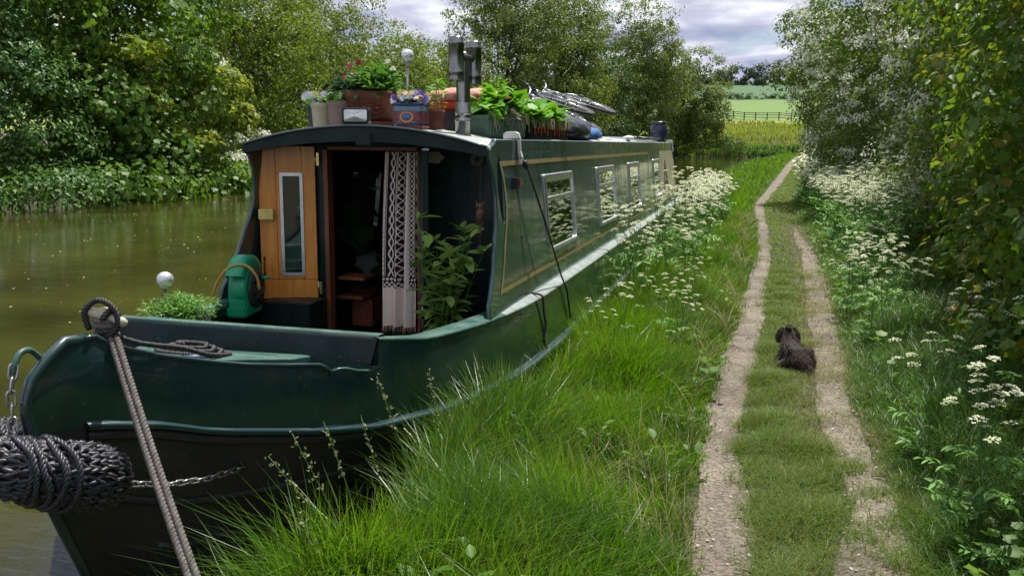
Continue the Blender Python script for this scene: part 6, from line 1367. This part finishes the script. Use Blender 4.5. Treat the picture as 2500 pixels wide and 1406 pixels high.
specs = [
 ('bank_tree', 'bright green tree just left of the cabin above the far bank', (-19.8, 28.5, .8), [(-19.3, 28.5, 5.2, 3.0, 3.0, 4.2), (-18.6, 27, 2.4, 2.0, 2.2, 2.0), (-20.5, 31, 7.5, 3, 3, 3)], 21000, .15, 'bright', .55),
 ('bank_tree', 'olive leaved tree above the flower pots at the left end of the roof', (-21.5, 36.5, .8), [(-20.8, 36.5, 5.4, 3.8, 3.6, 4.4), (-19.6, 34.5, 2.6, 2.2, 2.6, 2.3), (-22.5, 40, 8.2, 3.6, 3.6, 3.4)], 24000, .16, 'olive', .6),
 ('bank_tree', 'bushy pale green tree directly behind the flower planters', (-20.2, 45.5, .8), [(-19.8, 45, 4.6, 3.6, 3.6, 4.0), (-18.8, 43, 2.4, 2.2, 2.6, 2.2), (-21, 49, 5.6, 3.4, 3.4, 3.6)], 22000, .18, 'bright', .6),
 ('bank_tree', 'lower olive tree under the small gap of white sky', (-18.0, 52, .8), [(-17.9, 52, 4.4, 3.2, 3.4, 4.2), (-17.0, 50, 2.2, 2.2, 2.6, 2.2)], 17000, .19, 'olive', .6),
 ('bank_tree', 'tall loose tree with bare upper branches behind the chimney', (-17.2, 60, .8), [(-17.0, 60, 8.6, 5.0, 4.4, 6.2), (-15.8, 58, 3.6, 3.0, 3.0, 3.2), (-17.0, 62, 13.5, 3.8, 3.2, 3.2)], 36000, .20, 'willow', .6),
 ('bank_tree', 'dense green tree right of the chimney', (-14.8, 68, .8), [(-14.6, 68, 6.8, 4.4, 4.0, 6.2), (-13.8, 66, 3.0, 3.0, 3.0, 2.8), (-14.4, 70, 12.0, 3.2, 2.8, 3.8)], 31000, .22, 'olive', .7),
 ('bank_tree', 'narrow darker tree between the dense green one and the round willow', (-13.6, 79, .8), [(-13.0, 79, 6.2, 3.2, 3.6, 5.6), (-12.6, 77, 2.8, 3.0, 3.0, 2.8)], 17000, .24, 'dark', .7),
 ('willow_tree', 'large round crowned willow over the middle of the roof', (-12.6, 90, .8), [(-12.2, 90, 10.6, 6.0, 5.0, 7.0), (-10.0, 88.5, 5.4, 3.6, 3.6, 4.6), (-13.5, 92, 6, 4, 4, 5), (-9.0, 90, 10.6, 3.8, 3.6, 5.0)], 40000, .24, 'willow', .7),
 ('willow_tree', 'sparse spreading willow with dark slanting limbs right of the round one', (-7.6, 102, .8), [(-6.2, 101, 7.4, 4.8, 4.0, 6.0), (-3.6, 100, 4.6, 2.6, 3.0, 4.2), (-8, 104, 4.5, 4, 4, 4)], 21000, .25, 'willow', .65),
]
for k, (nm, lb, base, bl_, n, lf, mt, cl) in enumerate(specs):
    tree(nm, lb, 'tree', base, bl_, int(n*1.35), lf*.95, T_KITE, mt, 30+k, r0=.18+.022*k, hf=1.2+.14*k, clump=cl, group=Wb, n_l=12, sub=9, up=.5, fill=.55, jag=.25)
# under-storey bushes closing the bank under the trees
for k, (x, y, s_, mt) in enumerate(((-17.6, 30.5, 1.3, 'bright'), (-18.6, 34, 1.3, 'olive'), (-18.0, 40, 1.6, 'bright'), (-17.4, 47, 1.7, 'haw'), (-16.4, 55, 1.9, 'bright'), (-14.9, 63, 2.0, 'olive'), (-14.0, 73, 2.2, 'bright'), (-12.9, 84, 2.4, 'olive'), (-10.6, 96, 2.6, 'bright'), (-5.6, 110, 2.4, 'olive'), (-1.4, 118, 1.5, 'haw'))):
    tree('bank_bush', ['low bush on the far bank behind the slate blue pot', 'low bush on the far bank behind the cream pot', 'low bush on the far bank behind the terracotta planter', 'low bush on the far bank behind the red cushions', 'low bush on the far bank behind the sage trough', 'low bush on the far bank behind the nearest crate', 'low bush on the far bank behind the bin bag', 'low bush on the far bank behind the bicycle wheels', 'low bush on the far bank left of the barrel', 'low bush at the foot of the sparse willow', 'small last bush where the canal bends away'][k], 'bush', (x, y, .6), [(x, y, .6+s_*.7, s_*1.25, s_*1.5, s_)], 4200, .10+.012*k/2+.03, T_KITE, mt, 60+k, r0=.06, hf=.5, clump=.35, n_l=5, sub=3, group='bushes along the far bank')
# dark wood filling behind, and the far skyline wood
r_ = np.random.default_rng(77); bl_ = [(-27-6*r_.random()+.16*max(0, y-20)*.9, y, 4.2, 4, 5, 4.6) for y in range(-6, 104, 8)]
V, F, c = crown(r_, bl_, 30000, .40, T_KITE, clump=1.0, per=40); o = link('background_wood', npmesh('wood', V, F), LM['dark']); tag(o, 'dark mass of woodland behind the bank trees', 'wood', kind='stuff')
bl_ = []
for x in np.linspace(-120, 120, 30): bl_.append((x+r_.normal()*3, 628+r_.normal()*8, gz(x, 628)+5+1.6*r_.random()+2.0*math.sin(x*.05), 8+2*r_.random(), 7, 7.0+2.8*r_.random()))
V, F, c = crown(r_, bl_, 36000, 1.5, T_KITE, clump=2.2, per=40); o = link('skyline_wood', npmesh('skyline', V, F), leafmat('far_wood_leaf', (.035, .070, .035), (.065, .105, .050), (.045, .085, .040), trans=.2, vs=.02)); tag(o, 'line of distant trees on the skyline beyond the fields', 'wood', kind='stuff')
bl_ = [(x, 345+.03*x+r_.normal()*1.2, gz(x, 345)+.9, 3.0, 1.6, 1.3) for x in np.linspace(-120, 120, 72)]
V, F, c = crown(r_, bl_, 16000, .6, T_KITE, clump=.8, per=30); o = link('field_hedge', npmesh('field_hedge', V, F), LM['dark']); tag(o, 'long low hedge dividing the two green fields', 'hedge', kind='stuff')
# wooden post and rail fence across the meadow
fn_ = thing('field_fence', 'dark post and rail fence crossing the meadow beyond the canal', 'fence', (0, 0, 0)); fx = np.linspace(-16, 40, 24); fpos = [(x, 188-.75*(x-5) if x > 5 else 188+.9*(5-x)) for x in fx]
base_m = None
for (x, y) in fpos:
    if base_m is None: o = MB().box((0, 0, .75), (.22, .22, 1.8)).build('fence_post', M['bark'], fn_); base_m = o
    else: o = base_m.copy(); COL.objects.link(o); o.parent = fn_
    o.location = (x, y, gz(x, y))
for zz in (.6, 1.15, 1.55):
    MB().tube([(x, y, gz(x, y)+zz) for x, y in fpos], .07, 4).build('fence_rail', M['bark'], fn_)
# ---- the hedge on the right
Hg = 'hedge plants along the right of the path'
def hx_(y): return interp(y, [-6, -1.4, 2, 6, 13, 42, 60], [3.52, 3.66, 3.92, 4.28, 4.80, 6.1, 7.1])
def wallblobs(y0, y1, step, h, depth=.9, seed=0, slope=.10):
    r_ = np.random.default_rng(seed); out = []
    for y in np.arange(y0, y1, step):
        for z in np.arange(.5, h, step*.9): out.append((hx_(y)+depth+.16*r_.normal()-slope*z*.3, y+r_.normal()*.1, .43+z, depth*(.92+.25*r_.random()), step*.85, step*.75))
    return out
lobed = T_HAW
yl_ = ('hedge_r', 'reddish_leaves')
def hedge(name, label, y0, y1, step, h, n, leaf, T, mat, seed, extra=(), **kw):
    b = wallblobs(y0, y1, step, h, seed=seed); base = (hx_((y0+y1)/2)+1.0, (y0+y1)/2, gz(hx_((y0+y1)/2)+1, (y0+y1)/2)-.05)
    return tree(name, label, 'hedge', base, b, n, leaf, T, mat, seed, r0=.07, hf=.8, group=Hg, n_l=16, sub=5, extra=extra, **kw)
hedge('maple_hedge', 'dark field maple hedge filling the right edge nearest the camera', -3.6, 1.6, .62, 4.4, 38000, .070, T_MAPLE8, 'hedge', 81, clump=.17, per=26, jag=.10, extra=(('yellow_leaves', 3400, .055, T_MAPLE8, LM['hedge_y'], .12, 9), ('reddish_leaves', 120, .050, T_MAPLE8, LM['hedge_r'], .10, 7)))
hedge('maple_hedge', 'next stretch of mixed hedge with yellow-green and reddish shoots', 1.6, 7.6, .8, 5.2, 46000, .078, T_OV4, 'hedge', 82, clump=.22, per=30, jag=.12, extra=(('yellow_leaves', 4200, .07, T_HAW, LM['hedge_y'], .15, 12), ('reddish_leaves', 300, .06, T_HAW, LM['hedge_r'], .12, 8)))
hedge('hawthorn_hedge', 'hawthorn hedge thick with white blossom halfway along the path', 7.6, 14.5, 1.0, 6.0, 56000, .085, T_KITE, 'haw', 83, clump=.28, per=40, jag=.14, extra=(('blossom', 56000, .026, T_SQ, M['petalwhite'], .20, 70),))
tree('hawthorn_tree', 'leaning hawthorn tree with branches reaching out over the far end of the path', 'tree', (5.2, 19.5, .7), [(5.3, 17, 3.2, 1.5, 2.6, 2.8), (4.9, 19.5, 3.0, 1.4, 2.2, 2.6), (4.7, 18.8, 5.2, 1.6, 2.4, 1.5), (3.7, 20.0, 4.7, .9, 1.2, .7), (3.2, 20.6, 5.3, .55, .8, .35), (3.1, 20.4, 3.9, .6, .9, .4), (3.9, 20.8, 3.4, .8, 1.0, .9), (5.2, 22.5, 2.6, 1.5, 2.2, 2.3), (4.8, 15.5, 4.6, 1.4, 1.8, 2.0), (4.7, 18.4, 2.0, 1.1, 2.4, 1.5)], 56000, .080, T_KITE, 'haw', 84, r0=.11, hf=1.4, clump=.26, per=40, group=Hg, n_l=16, sub=8, extra=(('blossom', 24000, .026, T_SQ, M['petalwhite'], .22, 70),))
hedge('hawthorn_hedge', 'distant plain green hedge beyond the leaning hawthorn', 23, 60, 3.0, 3.4, 20000, .17, T_KITE, 'haw', 85, clump=.5, per=40)
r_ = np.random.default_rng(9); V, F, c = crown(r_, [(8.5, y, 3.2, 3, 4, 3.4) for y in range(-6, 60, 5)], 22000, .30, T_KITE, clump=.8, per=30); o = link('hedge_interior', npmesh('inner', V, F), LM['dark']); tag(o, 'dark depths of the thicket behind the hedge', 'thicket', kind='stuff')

# ------------------------------------------------------------------ the dog
dog = thing('dog', 'small dark brindled shaggy dog lying on the grass strip of the towpath looking away', 'dog', (2.70, 1.58, GZ-.005), R(13)); dog.scale = (.90, .98, .86)
S = {}  # local: +y is where the dog looks
J = [((0, -.17, .105), .088), ((0, -.06, .115), .092), ((0, .06, .120), .090), ((0, .13, .150), .072), ((0, .185, .215), .060), ((0, .215, .245), .064),     # rump .. head
     ((0, .27, .235), .036), ((0, .31, .228), .022),
     ((.062, .08, .06), .036), ((.068, .15, .028), .026), ((.066, .25, .020), .022), ((-.062, .08, .06), .036), ((-.068, .15, .028), .026), ((-.066, .25, .020), .022),
     ((.085, -.13, .065), .056), ((.11, -.04, .03), .030), ((.115, .03, .02), .022), ((-.085, -.13, .065), .056), ((-.11, -.04, .03), .030), ((-.115, .03, .02), .022),
     ((0.02, -.285, .06), .030), ((.05, -.34, .025), .018), ((0, -.235, .092), .064)]
E_ = [(0, 1), (1, 2), (2, 3), (3, 4), (4, 5), (5, 6), (6, 7), (2, 8), (8, 9), (9, 10), (2, 11), (11, 12), (12, 13), (0, 14), (14, 15), (15, 16), (0, 17), (17, 18), (18, 19), (0, 22), (22, 20), (20, 21)]
me = bpy.data.meshes.new('dog_body'); me.from_pydata([j[0] for j in J], E_, []); body = link('body', me, None, dog)
sk = body.modifiers.new('skin', 'SKIN'); sk.use_smooth_shade = True
for v, j in zip(me.skin_vertices[0].data, J): v.radius = (j[1], j[1])
me.skin_vertices[0].data[1].use_root = True
body.modifiers.new('sub', 'SUBSURF').levels = 2; body.modifiers['sub'].render_levels = 2
dg_ = bpy.context.evaluated_depsgraph_get(); ev = body.evaluated_get(dg_); m2 = bpy.data.meshes.new_from_object(ev); body.modifiers.clear(); body.data = m2
m2.materials.clear(); m2.materials.append(pmat('dog_skin', (.030, .022, .018), .9)); m2.shade_smooth()
ears = []
for s_ in (-1, 1):
    mb = MB(); rows = []
    for k in range(7):
        f = k/6; w = .030*(1-.55*abs(f-.45)*1.6); c = Vector((s_*(.052+.026*math.sin(f*2.4)), .205-.01*f, .285-.105*f)); rows.append([tuple(c+Vector((s_*-.008, -w, 0))), tuple(c+Vector((s_*.012, 0, 0))), tuple(c+Vector((s_*-.008, w, 0))), tuple(c+Vector((s_*-.016, 0, 0)))])
    mb.grid(rows, True, closed=True); mb.add(rows[-1], [(0, 1, 2, 3)]); ears.append(mb.build('ear', m2.materials[0], dog))
MB().sphere((0, .335, .232), .012, 10, 6).build('nose', M['black'], dog)
for s_ in (-1, 1): MB().sphere((s_*.028, .268, .262), .0085, 10, 6).build('eye', M['black'], dog)
def fur(mesh, n, ln_, comb, mat, name):
    mesh.calc_loop_triangles(); T_ = np.array([t.vertices[:] for t in mesh.loop_triangles]); Vv = np.array([v.co[:] for v in mesh.vertices]); A_, B_, C_ = Vv[T_[:, 0]], Vv[T_[:, 1]], Vv[T_[:, 2]]
    cr_ = np.cross(B_-A_, C_-A_); ar = np.linalg.norm(cr_, axis=1); i = rng.choice(len(T_), n, p=ar/ar.sum()); u = rng.random((n, 1)); v = rng.random((n, 1)); f = u+v > 1; u = np.where(f, 1-u, u); v = np.where(f, 1-v, v)
    p = A_[i]+u*(B_[i]-A_[i])+v*(C_[i]-A_[i]); nr = cr_[i]/ar[i][:, None]
    k = p[:, 2] > .012; p, nr = p[k], nr[k]; d = nr*.30+comb(p)+rng.normal(size=p.shape)*.20
    T_F = (np.array([(-.035, 0, 0), (.035, 0, 0), (.025, .5, .06), (-.025, .5, .06), (0, 1, -.05)], float), np.array([(0, 1, 2), (0, 2, 3), (3, 2, 4)]))
    V, F = scatter(T_F, p, np.cross(d, rng.normal(size=p.shape)), d, ln_*(.6+.7*rng.random(len(p)))); o = link(name, npmesh(name, V, F), mat, dog); o['kind'] = 'stuff'; return o
fm_ = leafmat('brindled_fur', (.020, .015, .013), (.150, .105, .080), (.045, .032, .026), trans=.05, rough=.55, vs=16)
fl_ = leafmat('greyish_crown_fur', (.16, .14, .12), (.34, .31, .27), trans=.05, rough=.5)
comb = lambda p: np.stack([np.sign(p[:, 0])*np.minimum(1, np.abs(p[:, 0])*12)*.3, np.full(len(p), -.6), np.full(len(p), -.45)], 1)
fur(m2, 24000, .030, comb, fm_, 'fur')
for e in ears: fur(e.data, 2200, .034, lambda p: np.stack([np.sign(p[:, 0])*.25, np.full(len(p), -.25), np.full(len(p), -.9)], 1), fm_, 'ear_fur')
n = 420; a = rng.random(n)*6.28; p = np.stack([.026*np.sqrt(rng.random(n))*np.cos(a), .200+.034*np.sqrt(rng.random(n))*np.sin(a), np.full(n, .303)], 1); d = np.stack([p[:, 0]*9, np.full(n, -.6), np.full(n, .15)], 1)+rng.normal(size=(n, 3))*.25
V, F = scatter((np.array([(-.05, 0, 0), (.05, 0, 0), (0, 1, 0)], float), np.array([(0, 1, 2)])), p, np.cross(d, rng.normal(size=p.shape)), d, .032*(.6+.6*rng.random(n))); o = link('crown_fur', npmesh('crown_fur', V, F), fl_, dog); o['kind'] = 'stuff'
